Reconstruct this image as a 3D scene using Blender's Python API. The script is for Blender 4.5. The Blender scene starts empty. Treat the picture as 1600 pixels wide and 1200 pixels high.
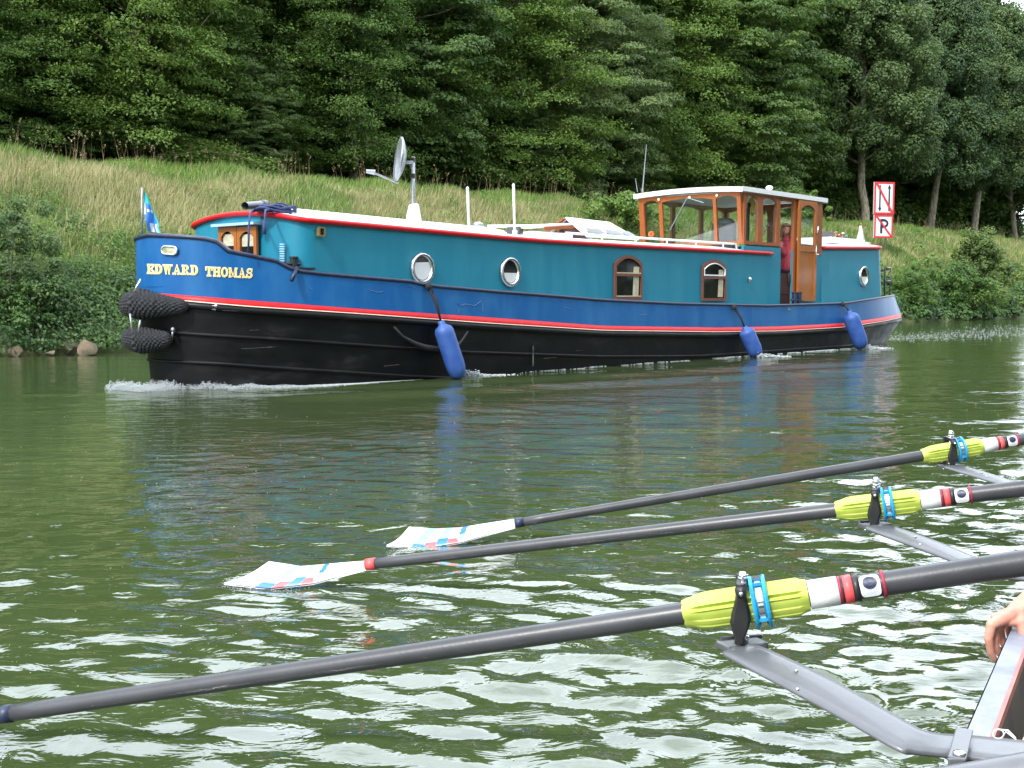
import bpy, bmesh, math, random
import numpy as np
from mathutils import Vector, Matrix
random.seed(7)
R = np.random.default_rng(11)
rad = math.radians
scene = bpy.context.scene

# ------------------------------------------------------------------ camera
CAMH = 1.0; FPX = 1800.0; PITCH = math.atan(133/1800.0)
cam_d = bpy.data.cameras.new('camera'); cam = bpy.data.objects.new('camera', cam_d)
scene.collection.objects.link(cam); scene.camera = cam
cam.location = (0, 0, CAMH); cam.rotation_euler = (math.pi/2 - PITCH, 0, 0)
cam_d.sensor_width = 36; cam_d.lens = 36*FPX/1600.0; cam_d.clip_start = 0.05; cam_d.clip_end = 2000
# ------------------------------------------------------------------ world, sun, exposure
SUN_EL, SUN_AZ = rad(46), rad(212)      # azimuth of the sun, clockwise from +Y
world = bpy.data.worlds.new('World'); scene.world = world; world.use_nodes = True
wn = world.node_tree; wn.nodes.clear()
w_out = wn.nodes.new('ShaderNodeOutputWorld'); w_bg = wn.nodes.new('ShaderNodeBackground')
w_sky = wn.nodes.new('ShaderNodeTexSky'); w_sky.sky_type = 'NISHITA'; w_sky.sun_disc = False
w_sky.sun_elevation = SUN_EL; w_sky.sun_rotation = SUN_AZ; w_sky.dust_density = 2.0; w_sky.air_density = 1.0
w_co = wn.nodes.new('ShaderNodeTexCoord'); w_no = wn.nodes.new('ShaderNodeTexNoise')
w_no.inputs['Scale'].default_value = 2.2; w_no.inputs['Detail'].default_value = 5; w_no.inputs['Roughness'].default_value = .55
w_mp = wn.nodes.new('ShaderNodeMapping'); w_mp.inputs['Scale'].default_value = (1, 1, 2.2)
w_rp = wn.nodes.new('ShaderNodeMapRange'); w_rp.inputs[1].default_value = .30; w_rp.inputs[2].default_value = .62
w_rp.inputs[3].default_value = .55; w_rp.inputs[4].default_value = 1.0
w_mx = wn.nodes.new('ShaderNodeMix'); w_mx.data_type = 'RGBA'
w_mx.inputs[7].default_value = (16.8, 18.4, 20.2, 1)
wn.links.new(w_co.outputs['Generated'], w_mp.inputs[0]); wn.links.new(w_mp.outputs[0], w_no.inputs['Vector'])
wn.links.new(w_no.outputs['Fac'], w_rp.inputs[0]); wn.links.new(w_rp.outputs[0], w_mx.inputs[0])
wn.links.new(w_sky.outputs[0], w_mx.inputs[6])
# sky colour scaled up beyond the wood, added to whiten the water's reflections
w_sx = wn.nodes.new('ShaderNodeSeparateXYZ'); wn.links.new(w_co.outputs['Generated'], w_sx.inputs[0])
w_r2 = wn.nodes.new('ShaderNodeMapRange'); w_r2.interpolation_type = 'SMOOTHSTEP'; w_r2.inputs[1].default_value = .45; w_r2.inputs[2].default_value = .85; w_r2.inputs[3].default_value = 1.0; w_r2.inputs[4].default_value = 1.75
wn.links.new(w_sx.outputs['Y'], w_r2.inputs[0])
w_vm = wn.nodes.new('ShaderNodeVectorMath'); w_vm.operation = 'SCALE'; wn.links.new(w_mx.outputs[2], w_vm.inputs[0]); wn.links.new(w_r2.outputs[0], w_vm.inputs['Scale']); wn.links.new(w_vm.outputs[0], w_bg.inputs[0])
w_bg.inputs[1].default_value = 0.12; wn.links.new(w_bg.outputs[0], w_out.inputs[0])
sun_d = bpy.data.lights.new('sun', 'SUN'); sun_d.energy = 3.0; sun_d.angle = rad(5); sun_d.color = (1, .96, .9)
sun = bpy.data.objects.new('sun', sun_d); scene.collection.objects.link(sun)
sv = Vector((math.sin(SUN_AZ)*math.cos(SUN_EL), math.cos(SUN_AZ)*math.cos(SUN_EL), math.sin(SUN_EL)))
sun.rotation_euler = sv.to_track_quat('Z', 'Y').to_euler(); sun.location = (0, 0, 60)
scene.view_settings.view_transform = 'Standard'; scene.view_settings.look = 'None'
scene.view_settings.exposure = 0.55; scene.view_settings.gamma = 1
scene.render.engine = 'CYCLES'
scene.cycles.max_bounces = 8; scene.cycles.transparent_max_bounces = 16; scene.cycles.transmission_bounces = 6

# ------------------------------------------------------------------ measuring helpers (single view metrology)
cp, sp = math.cos(PITCH), math.sin(PITCH)
def zat(Y, py):                      # height of a point at depth Y seen at row py
    b = (600-py)/FPX
    return CAMH + Y*(b*cp - sp)/(cp + b*sp)
def proj(p):
    v = (p[0], p[1], p[2]-CAMH); f = v[1]*cp - v[2]*sp; u = v[1]*sp + v[2]*cp
    return 800 + FPX*v[0]/f, 600 - FPX*u/f
def ray(px, py):
    a = (px-800)/FPX; b = (600-py)/FPX
    return Vector((a, cp + b*sp, -sp + b*cp))
O = Vector((0, 0, CAMH))
def at_z(px, py, z):
    r = ray(px, py); return O + r*((z-CAMH)/r.z)
def at_D(px, py, Y):
    r = ray(px, py); return O + r*(Y/r.y)
def on_plane(px, py, P, N):
    r = ray(px, py); return O + r*((P-O).dot(N)/r.dot(N))

# ------------------------------------------------------------------ materials
def new_mat(name):
    m = bpy.data.materials.new(name); m.use_nodes = True
    nt = m.node_tree; b = nt.nodes['Principled BSDF']; return m, nt, b
def mat(name, col, rough=.5, metal=0, noise=None, scale=8, bump=0, bscale=40, spec=None, coat=0, stretch=None, lo=.35, hi=.65):
    m, nt, b = new_mat(name)
    b.inputs['Base Color'].default_value = (*col, 1); b.inputs['Roughness'].default_value = rough
    b.inputs['Metallic'].default_value = metal
    if spec is not None: b.inputs['Specular IOR Level'].default_value = spec
    if coat: b.inputs['Coat Weight'].default_value = coat; b.inputs['Coat Roughness'].default_value = .08
    tc = nt.nodes.new('ShaderNodeTexCoord'); mp = nt.nodes.new('ShaderNodeMapping')
    nt.links.new(tc.outputs['Object'], mp.inputs[0])
    if stretch: mp.inputs['Scale'].default_value = stretch
    if noise:
        n = nt.nodes.new('ShaderNodeTexNoise'); n.inputs['Scale'].default_value = scale; n.inputs['Detail'].default_value = 6
        n.inputs['Roughness'].default_value = .6
        nt.links.new(mp.outputs[0], n.inputs['Vector'])
        r = nt.nodes.new('ShaderNodeMapRange'); r.inputs[1].default_value = lo; r.inputs[2].default_value = hi
        x = nt.nodes.new('ShaderNodeMix'); x.data_type = 'RGBA'
        x.inputs[6].default_value = (*col, 1); x.inputs[7].default_value = (*noise, 1)
        nt.links.new(n.outputs['Fac'], r.inputs[0]); nt.links.new(r.outputs[0], x.inputs[0])
        nt.links.new(x.outputs[2], b.inputs['Base Color'])
        rr = nt.nodes.new('ShaderNodeMapRange'); rr.inputs[3].default_value = rough*.8; rr.inputs[4].default_value = min(1, rough*1.3)
        nt.links.new(n.outputs['Fac'], rr.inputs[0]); nt.links.new(rr.outputs[0], b.inputs['Roughness'])
    if bump:
        n2 = nt.nodes.new('ShaderNodeTexNoise'); n2.inputs['Scale'].default_value = bscale; n2.inputs['Detail'].default_value = 4
        nt.links.new(mp.outputs[0], n2.inputs['Vector'])
        bp = nt.nodes.new('ShaderNodeBump'); bp.inputs['Strength'].default_value = bump; bp.inputs['Distance'].default_value = .01
        nt.links.new(n2.outputs['Fac'], bp.inputs['Height']); nt.links.new(bp.outputs[0], b.inputs['Normal'])
    return m
def leafmat(name, cols, trans=.3, rough=.5):      # foliage: colour from a per leaf random value and a clump noise
    m, nt, b = new_mat(name)
    at = nt.nodes.new('ShaderNodeAttribute'); at.attribute_name = 'rnd'
    tc = nt.nodes.new('ShaderNodeTexCoord'); n = nt.nodes.new('ShaderNodeTexNoise'); n.inputs['Scale'].default_value = .55; n.inputs['Detail'].default_value = 3
    nt.links.new(tc.outputs['Object'], n.inputs['Vector'])
    oi = nt.nodes.new('ShaderNodeObjectInfo')
    ad = nt.nodes.new('ShaderNodeMath'); ad.operation = 'MULTIPLY_ADD'; ad.inputs[1].default_value = .45
    nt.links.new(at.outputs['Fac'], ad.inputs[0])
    a2 = nt.nodes.new('ShaderNodeMath'); a2.operation = 'MULTIPLY_ADD'; a2.inputs[1].default_value = .9; a2.inputs[2].default_value = -.32
    nt.links.new(n.outputs['Fac'], a2.inputs[0])
    nt.links.new(a2.outputs[0], ad.inputs[2])
    a3 = nt.nodes.new('ShaderNodeMath'); a3.operation = 'MULTIPLY_ADD'; a3.inputs[1].default_value = .35
    nt.links.new(oi.outputs['Random'], a3.inputs[0]); nt.links.new(ad.outputs[0], a3.inputs[2])
    cr = nt.nodes.new('ShaderNodeValToRGB'); cr.color_ramp.elements[0].color = (*cols[0], 1); cr.color_ramp.elements[1].color = (*cols[-1], 1)
    cr.color_ramp.elements[0].position = .1; cr.color_ramp.elements[1].position = .85
    for i, c in enumerate(cols[1:-1]):
        e = cr.color_ramp.elements.new(.1 + .75*(i+1)/(len(cols)-1)); e.color = (*c, 1)
    nt.links.new(a3.outputs[0], cr.inputs[0]); nt.links.new(cr.outputs[0], b.inputs['Base Color'])
    b.inputs['Roughness'].default_value = rough; b.inputs['Specular IOR Level'].default_value = .35
    tr = nt.nodes.new('ShaderNodeBsdfTranslucent'); nt.links.new(cr.outputs[0], tr.inputs[0])
    mx = nt.nodes.new('ShaderNodeMixShader'); mx.inputs[0].default_value = trans
    nt.links.new(b.outputs[0], mx.inputs[1]); nt.links.new(tr.outputs[0], mx.inputs[2])
    nt.links.new(mx.outputs[0], nt.nodes['Material Output'].inputs[0])
    return m
def glassmat(name, tint=(.9, .95, .93), gl=.5):
    m = bpy.data.materials.new(name); m.use_nodes = True; nt = m.node_tree; nt.nodes.clear()
    o = nt.nodes.new('ShaderNodeOutputMaterial'); t = nt.nodes.new('ShaderNodeBsdfTransparent'); t.inputs[0].default_value = (*tint, 1)
    g = nt.nodes.new('ShaderNodeBsdfGlossy'); g.inputs['Roughness'].default_value = .03
    lw = nt.nodes.new('ShaderNodeLayerWeight'); lw.inputs[0].default_value = .5
    f = nt.nodes.new('ShaderNodeMath'); f.operation = 'POWER'; f.inputs[1].default_value = 4; nt.links.new(lw.outputs['Facing'], f.inputs[0])
    mu = nt.nodes.new('ShaderNodeMath'); mu.operation = 'MULTIPLY_ADD'; mu.inputs[1].default_value = .7; mu.inputs[2].default_value = gl*.08
    mx = nt.nodes.new('ShaderNodeMixShader')
    nt.links.new(f.outputs[0], mu.inputs[0]); nt.links.new(mu.outputs[0], mx.inputs[0])
    nt.links.new(t.outputs[0], mx.inputs[1]); nt.links.new(g.outputs[0], mx.inputs[2]); nt.links.new(mx.outputs[0], o.inputs[0])
    return m
M = {}
M['teal'] = mat('teal_paint', (.007, .165, .255), .45, noise=(.022, .205, .285), scale=3.4, bump=.06, bscale=60, spec=.3, stretch=(1, 1, .22), lo=.38, hi=.8)
M['blue'] = mat('blue_paint', (.004, .086, .27), .38, noise=(.022, .135, .33), stretch=(1, 1, .35), scale=3.2, bump=.04, bscale=30, lo=.4, hi=.75, spec=.3)
M['navy'] = mat('navy_paint', (.008, .014, .05), .4, noise=(.02, .03, .07), scale=20)
M['red'] = mat('red_paint', (.47, .006, .010), .4, noise=(.55, .012, .016), scale=12, spec=.25)
M['pale_line'] = mat('cream_line', (.75, .7, .55), .5, noise=(.6, .5, .4), scale=30)
M['white'] = mat('white_paint', (.72, .73, .74), .4, noise=(.68, .69, .7), scale=9, bump=.03)
M['brass'] = mat('dull_brass', (.28, .22, .09), .4, .5, noise=(.2, .15, .06), scale=30)
M['gold'] = mat('gold_paint', (.72, .5, .13), .4, noise=(.8, .62, .25), scale=30)
M['cream'] = mat('cream_paint', (.82, .76, .58), .5, noise=(.75, .7, .5), scale=30)
M['lblue'] = mat('pale_blue_paint', (.3, .5, .68), .45, noise=(.35, .55, .7), scale=20)
M['chrome'] = mat('polished_steel', (.72, .73, .75), .18, 1.0, noise=(.6, .6, .62), scale=40)
M['steel'] = mat('galvanised_steel', (.42, .44, .47), .42, .8, noise=(.3, .32, .35), scale=30)
M['alu'] = mat('painted_aluminium', (.10, .104, .115), .36, .25, noise=(.14, .144, .155), scale=7, bump=.05, bscale=60, coat=.15)
M['dgrey'] = mat('dark_grey_plastic', (.05, .052, .058), .5, noise=(.08, .08, .085), scale=30)
M['black'] = mat('black_plastic', (.012, .012, .014), .38, noise=(.02, .02, .02), scale=30)
M['rope'] = mat('dark_rope', (.008, .009, .012), .85, noise=(.028, .03, .036), scale=60, bump=.5, bscale=150)
M['brope'] = mat('navy_rope', (.02, .035, .11), .8, noise=(.04, .06, .16), scale=60, bump=.4, bscale=150)
M['fender'] = mat('blue_vinyl', (.018, .065, .27), .5, noise=(.04, .11, .33), scale=7, lo=.4, hi=.8, bump=.05)
M['deck'] = mat('deck_paint', (.3, .33, .35), .7, noise=(.22, .24, .26), scale=12)
M['wood'] = mat('varnished_wood', (.34, .10, .026), .3, noise=(.24, .062, .016), scale=10, stretch=(6, 6, .6), coat=.4)
M['wood2'] = mat('light_varnished_wood', (.36, .115, .016), .35, noise=(.27, .075, .010), scale=9, stretch=(7, 7, .5), coat=.3)
M['winframe'] = mat('brown_window_frame', (.16, .055, .035), .45, noise=(.12, .04, .025), scale=20)
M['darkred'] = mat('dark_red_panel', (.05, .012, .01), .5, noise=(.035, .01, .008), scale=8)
M['inner'] = mat('cabin_lining', (.10, .075, .05), .6, noise=(.07, .05, .035), scale=8)
M['curtain'] = mat('curtain_cloth', (.36, .33, .23), .9, noise=(.5, .46, .34), scale=20)
M['sglass'] = glassmat('windscreen_glass', (.88, .93, .9), 1.7)
M['glass'] = glassmat('clear_glass', (.9, .95, .92), .6)
M['dglass'] = mat('dark_window_glass', (.006, .008, .008), .05, noise=(.016, .018, .014), scale=6, spec=.18)
M['frost'] = mat('frosted_glass', (.5, .55, .58), .25, noise=(.12, .13, .14), scale=5, lo=.48, hi=.52)
M['yellow'] = mat('yellow_oilskin', (.65, .48, .12), .6, noise=(.5, .36, .08), scale=12)
M['pinkred'] = mat('coral_fleece', (.48, .06, .085), .85, noise=(.38, .045, .07), scale=20, bump=.3)
M['trouser'] = mat('dark_trouser_cloth', (.012, .016, .035), .9, noise=(.02, .022, .045), scale=20)
M['hair'] = mat('ash_blonde_hair', (.16, .085, .045), .6, noise=(.30, .19, .11), scale=25, stretch=(3, 3, .5))
def skinmat(name, c, c2):
    m = mat(name, c, .5, noise=c2, scale=14, bump=.12, bscale=90, spec=.4)
    b = m.node_tree.nodes['Principled BSDF']; b.inputs['Subsurface Weight'].default_value = .15
    b.inputs['Subsurface Radius'].default_value = (.02, .007, .004); b.inputs['Subsurface Scale'].default_value = .3
    return m
M['skin'] = skinmat('skin', (.58, .30, .22), (.50, .20, .15))
M['nail'] = mat('nail', (.62, .36, .3), .3, noise=(.65, .4, .34), scale=60)
M['lime'] = mat('lime_plastic', (.50, .60, .10), .5, noise=(.40, .49, .07), scale=20, bump=.05)
M['cyan'] = mat('cyan_plastic', (.01, .26, .52), .35, noise=(.02, .3, .56), scale=30)
M['carbon'] = mat('carbon_shaft', (.036, .037, .042), .36, noise=(.050, .051, .058), scale=9, bump=.035, bscale=120, stretch=(1, 1, 1))
M['blade'] = mat('white_blade_paint', (.84, .84, .86), .35, noise=(.78, .79, .82), scale=20)
M['bl_red'] = mat('blade_red', (.75, .06, .07), .4, noise=(.8, .1, .1), scale=20)
M['bl_blue'] = mat('blade_blue', (.015, .14, .55), .4, noise=(.02, .17, .6), scale=20)
M['bl_cyan'] = mat('blade_pale_blue', (.22, .6, .78), .4, noise=(.3, .65, .8), scale=20)
M['bl_pink'] = mat('blade_pink', (.8, .35, .33), .4, noise=(.8, .42, .4), scale=20)
M['bl_mark'] = mat('blade_grey_mark', (.55, .62, .7), .4, noise=(.7, .74, .8), scale=60)
M['maroon'] = mat('maroon_tape', (.26, .012, .04), .45, noise=(.3, .02, .05), scale=20)
M['shellred'] = mat('red_inner_rail', (.32, .06, .06), .4, noise=(.42, .13, .1), scale=20)
M['shellwhite'] = mat('pale_gunwale', (.22, .24, .29), .38, noise=(.17, .19, .24), scale=20)
M['shellin'] = mat('shell_lining', (.055, .045, .03), .5, noise=(.03, .028, .025), scale=6)
M['rock'] = mat('bank_stone', (.20, .145, .10), .85, noise=(.09, .085, .05), scale=7, bump=.8, bscale=9)
M['bark'] = mat('tree_bark', (.16, .13, .09), .9, noise=(.06, .055, .04), scale=5, bump=.6, bscale=12, stretch=(3, 3, .6))
M['barkpale'] = mat('pale_bark', (.38, .34, .25), .9, noise=(.12, .10, .07), scale=4, bump=.6, bscale=12, stretch=(3, 3, .8))
M['signwhite'] = mat('sign_white', (.66, .7, .7), .4, noise=(.6, .64, .64), scale=10)
M['signred'] = mat('sign_red', (.55, .025, .035), .4, noise=(.5, .03, .04), scale=10)
M['signblack'] = mat('sign_black', (.01, .012, .03), .4, noise=(.02, .02, .04), scale=10)
M['flagcyan'] = mat('flag_turquoise', (.01, .42, .5), .7, noise=(.02, .5, .55), scale=10)
M['flagblue'] = mat('flag_blue', (.03, .16, .6), .7, noise=(.05, .2, .65), scale=10)
M['leafA'] = leafmat('leaves_spray', [(.040, .085, .018), (.088, .16, .030), (.16, .25, .045)], .45)
M['leafB'] = leafmat('leaves_dark', [(.036, .078, .018), (.078, .142, .028), (.135, .215, .040)], .42)
M['leafC'] = leafmat('leaves_grey', [(.055, .11, .035), (.10, .165, .05), (.17, .235, .08)], .4)
M['leafD'] = leafmat('leaves_lime_tree', [(.036, .078, .030), (.072, .13, .042), (.13, .19, .06)], .42)
M['leafE'] = leafmat('leaves_bank', [(.05, .11, .025), (.10, .19, .035), (.18, .28, .06)], .4)
M['leafF'] = leafmat('leaves_bramble', [(.025, .065, .018), (.06, .13, .03), (.12, .21, .05)], .35)
M['leafG'] = leafmat('leaves_light_shrub', [(.05, .09, .025), (.09, .15, .035), (.22, .27, .05)], .3)
M['grass'] = leafmat('grass_green', [(.09, .17, .035), (.17, .27, .055), (.27, .38, .095)], .45)
M['dry'] = leafmat('grass_dry', [(.18, .21, .08), (.35, .33, .15), (.54, .49, .28)], .4)
M['seed'] = leafmat('seed_heads', [(.20, .14, .07), (.33, .24, .13), (.42, .33, .2)], .3)

# weathered black hull paint
def hullblack():
    m, nt, b = new_mat('hull_black')
    tc = nt.nodes.new('ShaderNodeTexCoord'); mp = nt.nodes.new('ShaderNodeMapping'); mp.inputs['Scale'].default_value = (1.2, 1.2, 3.2)
    nt.links.new(tc.outputs['Object'], mp.inputs[0])
    n = nt.nodes.new('ShaderNodeTexNoise'); n.inputs['Scale'].default_value = 1.3; n.inputs['Detail'].default_value = 8; n.inputs['Roughness'].default_value = .65
    nt.links.new(mp.outputs[0], n.inputs['Vector'])
    cr = nt.nodes.new('ShaderNodeValToRGB'); e = cr.color_ramp.elements
    e[0].position = .38; e[0].color = (.0025, .003, .004, 1); e[1].position = .80; e[1].color = (.03, .03, .031, 1)
    x = e.new(.56); x.color = (.005, .0055, .0065, 1); b.inputs['Specular IOR Level'].default_value = .22
    nt.links.new(n.outputs['Fac'], cr.inputs[0]); nt.links.new(cr.outputs[0], b.inputs['Base Color'])
    r = nt.nodes.new('ShaderNodeMapRange'); r.inputs[1].default_value = .3; r.inputs[2].default_value = .7; r.inputs[3].default_value = .35; r.inputs[4].default_value = .7
    nt.links.new(n.outputs['Fac'], r.inputs[0]); nt.links.new(r.outputs[0], b.inputs['Roughness'])
    n2 = nt.nodes.new('ShaderNodeTexNoise'); n2.inputs['Scale'].default_value = 4; n2.inputs['Detail'].default_value = 6
    nt.links.new(tc.outputs['Object'], n2.inputs['Vector'])
    bp = nt.nodes.new('ShaderNodeBump'); bp.inputs['Strength'].default_value = .35; bp.inputs['Distance'].default_value = .02
    nt.links.new(n2.outputs['Fac'], bp.inputs['Height']); nt.links.new(bp.outputs[0], b.inputs['Normal'])
    return m
M['hull'] = hullblack()

# ------------------------------------------------------------------ mesh helpers
def origin(parent):
    v = Vector((0, 0, 0))
    while parent is not None:
        v += parent.location; parent = parent.parent
    return v
def link(name, me, mats, parent=None, smooth=False):
    for m in (mats if isinstance(mats, (list, tuple)) else [mats]): me.materials.append(m)
    o = bpy.data.objects.new(name, me); scene.collection.objects.link(o)
    if parent is not None: o.parent = parent
    if smooth:
        me.polygons.foreach_set('use_smooth', [True]*len(me.polygons))
    return o
def recalc(me):
    bm = bmesh.new(); bm.from_mesh(me); bmesh.ops.recalc_face_normals(bm, faces=bm.faces); bm.to_mesh(me); bm.free()
def tag(o, label=None, cat=None, group=None, kind=None):
    if label: o['label'] = label
    if cat: o['category'] = cat
    if group: o['group'] = group
    if kind: o['kind'] = kind
    return o
def empty(name, loc, label=None, cat=None, group=None):
    o = bpy.data.objects.new(name, None); scene.collection.objects.link(o); o.location = Vector(loc); o.empty_display_size = .2
    return tag(o, label, cat, group)
class MB:
    def __init__(s): s.v = []; s.f = []; s.m = []
    def add(s, vs, fs, mi=0):
        k = len(s.v); s.v += [Vector(v) for v in vs]; s.f += [tuple(i+k for i in f) for f in fs]; s.m += [mi]*len(fs)
    def box(s, c, ax, ay, az, mi=0):         # half extent vectors
        c, ax, ay, az = Vector(c), Vector(ax), Vector(ay), Vector(az)
        vs = [c + ax*i + ay*j + az*k for i in (-1, 1) for j in (-1, 1) for k in (-1, 1)]
        s.add(vs, [(0, 1, 3, 2), (4, 6, 7, 5), (0, 4, 5, 1), (2, 3, 7, 6), (0, 2, 6, 4), (1, 5, 7, 3)], mi)
    def bar(s, a, b, w, h, mi=0, up=(0, 0, 1)):
        a, b = Vector(a), Vector(b); d = (b-a); u = Vector(up); x = d.cross(u)
        if x.length < 1e-6: x = d.cross(Vector((1, 0, 0)))
        x.normalize(); y = x.cross(d).normalized()
        s.box((a+b)/2, d/2, x*w/2, y*h/2, mi)
    def tube(s, pts, rs, n=10, mi=0, cap=True, ref=None, fn=None):
        pts = [Vector(p) for p in pts]; 
        if not isinstance(rs, (list, tuple, np.ndarray)): rs = [rs]*len(pts)
        k = len(s.v); prev = None
        for i, p in enumerate(pts):
            t = (pts[min(i+1, len(pts)-1)] - pts[max(i-1, 0)]).normalized()
            if prev is None:
                a = Vector(ref) if ref else (Vector((0, 0, 1)) if abs(t.z) < .9 else Vector((1, 0, 0)))
            else: a = prev
            x = (a - t*a.dot(t)).normalized(); prev = x; y = t.cross(x)
            for j in range(n):
                an = 2*math.pi*j/n; r = rs[i]*(fn(i, j) if fn else 1)
                s.v.append(p + x*math.cos(an)*r + y*math.sin(an)*r)
        for i in range(len(pts)-1):
            for j in range(n):
                j2 = (j+1) % n; s.f.append((k+i*n+j, k+i*n+j2, k+(i+1)*n+j2, k+(i+1)*n+j)); s.m.append(mi)
        if cap:
            s.f.append(tuple(k+j for j in reversed(range(n)))); s.m.append(mi)
            e = k+(len(pts)-1)*n; s.f.append(tuple(e+j for j in range(n))); s.m.append(mi)
    def ell(s, c, rx, ry, rz, ax=None, n=10, m=7, mi=0):
        c = Vector(c); A = ax or (Vector((1, 0, 0)), Vector((0, 1, 0)), Vector((0, 0, 1)))
        k = len(s.v)
        for i in range(m+1):
            th = math.pi*i/m
            for j in range(n):
                ph = 2*math.pi*j/n
                s.v.append(c + A[0]*rx*math.sin(th)*math.cos(ph) + A[1]*ry*math.sin(th)*math.sin(ph) + A[2]*rz*math.cos(th))
        for i in range(m):
            for j in range(n):
                s.f.append((k+i*n+j, k+i*n+(j+1) % n, k+(i+1)*n+(j+1) % n, k+(i+1)*n+j)); s.m.append(mi)
    def poly(s, pts, thick, nrm, mi=0):      # flat outline given thickness along nrm
        pts = [Vector(p) for p in pts]; n = Vector(nrm)*thick; k = len(pts)
        vs = pts + [p+n for p in pts]
        fs = [tuple(range(k))[::-1], tuple(range(k, 2*k))] + [(i, (i+1) % k, k+(i+1) % k, k+i) for i in range(k)]
        s.add(vs, fs, mi)
    def grid(s, rows, mi=0, close=False):
        k = len(s.v); nr = len(rows); nc = len(rows[0])
        for r in rows: s.v += [Vector(p) for p in r]
        for i in range(nr-1):
            for j in range(nc if close else nc-1):
                j2 = (j+1) % nc
                s.f.append((k+i*nc+j, k+i*nc+j2, k+(i+1)*nc+j2, k+(i+1)*nc+j)); s.m.append(mi if not callable(mi) else mi(i, j))
    def build(s, name, mats, parent=None, smooth=False, recal=True, bevel=0):
        o0 = origin(parent); me = bpy.data.meshes.new(name)
        me.from_pydata([tuple(v-o0) for v in s.v], [], s.f); 
        o = link(name, me, mats, parent, smooth); me.polygons.foreach_set('material_index', s.m)
        if recal: recalc(me)
        if bevel:
            b = o.modifiers.new('bevel', 'BEVEL'); b.width = bevel; b.segments = 2; b.limit_method = 'ANGLE'
        return o
def np_mesh(name, verts, faces, mats, parent=None, rnd=None, smooth=False):      # verts (N,3), faces (F,k)
    me = bpy.data.meshes.new(name); n, (f, k) = len(verts), faces.shape
    me.vertices.add(n); me.vertices.foreach_set('co', verts.astype(np.float32).ravel())
    me.loops.add(f*k); me.loops.foreach_set('vertex_index', faces.astype(np.int32).ravel())
    me.polygons.add(f); me.polygons.foreach_set('loop_start', np.arange(0, f*k, k, dtype=np.int32))
    me.update(calc_edges=True)
    if rnd is not None:
        a = me.attributes.new('rnd', 'FLOAT', 'POINT'); a.data.foreach_set('value', rnd.astype(np.float32))
    return link(name, me, mats, parent, smooth)
def unit(a): return a/np.maximum(np.linalg.norm(a, axis=1, keepdims=True), 1e-9)
def leafgeo(c, nrm, ln, wd, droop=0.0):
    n = len(c); nrm = unit(nrm); t = unit(np.cross(nrm, R.normal(size=(n, 3)))); b = np.cross(nrm, t)
    t[:, 2] -= droop; t = unit(t)
    l = (ln*(.7+.6*R.random(n)))[:, None]; w = (wd*(.7+.6*R.random(n)))[:, None]
    v = np.stack([c - t*l*.5, c + b*w*.5 + nrm*w*.12, c + t*l*.5, c - b*w*.5 + nrm*w*.12], 1).reshape(-1, 3)
    f = np.arange(4*n).reshape(n, 4)
    return v, f, np.repeat(R.random(n), 4)
def solidify_blob(name, mb, voxel, mats, parent, smooth_it=6, smooth=True, remesh=True):     # fuse overlapping shapes into one continuous skin
    o = mb.build(name, mats, parent, True)
    md = o.modifiers.new('r', 'REMESH'); md.mode = 'VOXEL'; md.voxel_size = voxel; md.use_smooth_shade = True
    sm = o.modifiers.new('s', 'SMOOTH'); sm.iterations = smooth_it; sm.factor = .5
    dg = bpy.context.evaluated_depsgraph_get(); dg.update()
    me = bpy.data.meshes.new_from_object(o.evaluated_get(dg)); 
    o.modifiers.clear(); old = o.data; o.data = me; bpy.data.meshes.remove(old)
    me.polygons.foreach_set('use_smooth', [True]*len(me.polygons))
    return o
def interp(x, tab):
    return float(np.interp(x, [a for a, b in tab], [b for a, b in tab]))

# ------------------------------------------------------------------ frames of the place
TH = math.atan2(.656, .755)
d = Vector((math.sin(TH), math.cos(TH), 0)); nn = Vector((math.cos(TH), -math.sin(TH), 0)); UP = Vector((0, 0, 1))
G0 = Vector((-1.5, 13.7, 0)); BW = 1.36; WC = 1.10
C0 = G0 - nn*BW                       # barge centreline origin
def bp(t, w, z=0): return C0 + d*t + nn*w + UP*z
def t_side(px, w, py=480):            # t on the line of offset w that is seen at column px
    P = C0 + nn*w; r = ray(px, py)
    # P + d t = (a*s, c*s)
    a, c = r.x, r.y
    return (a*P.y - c*P.x)/(c*d.x - a*d.y)

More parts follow.
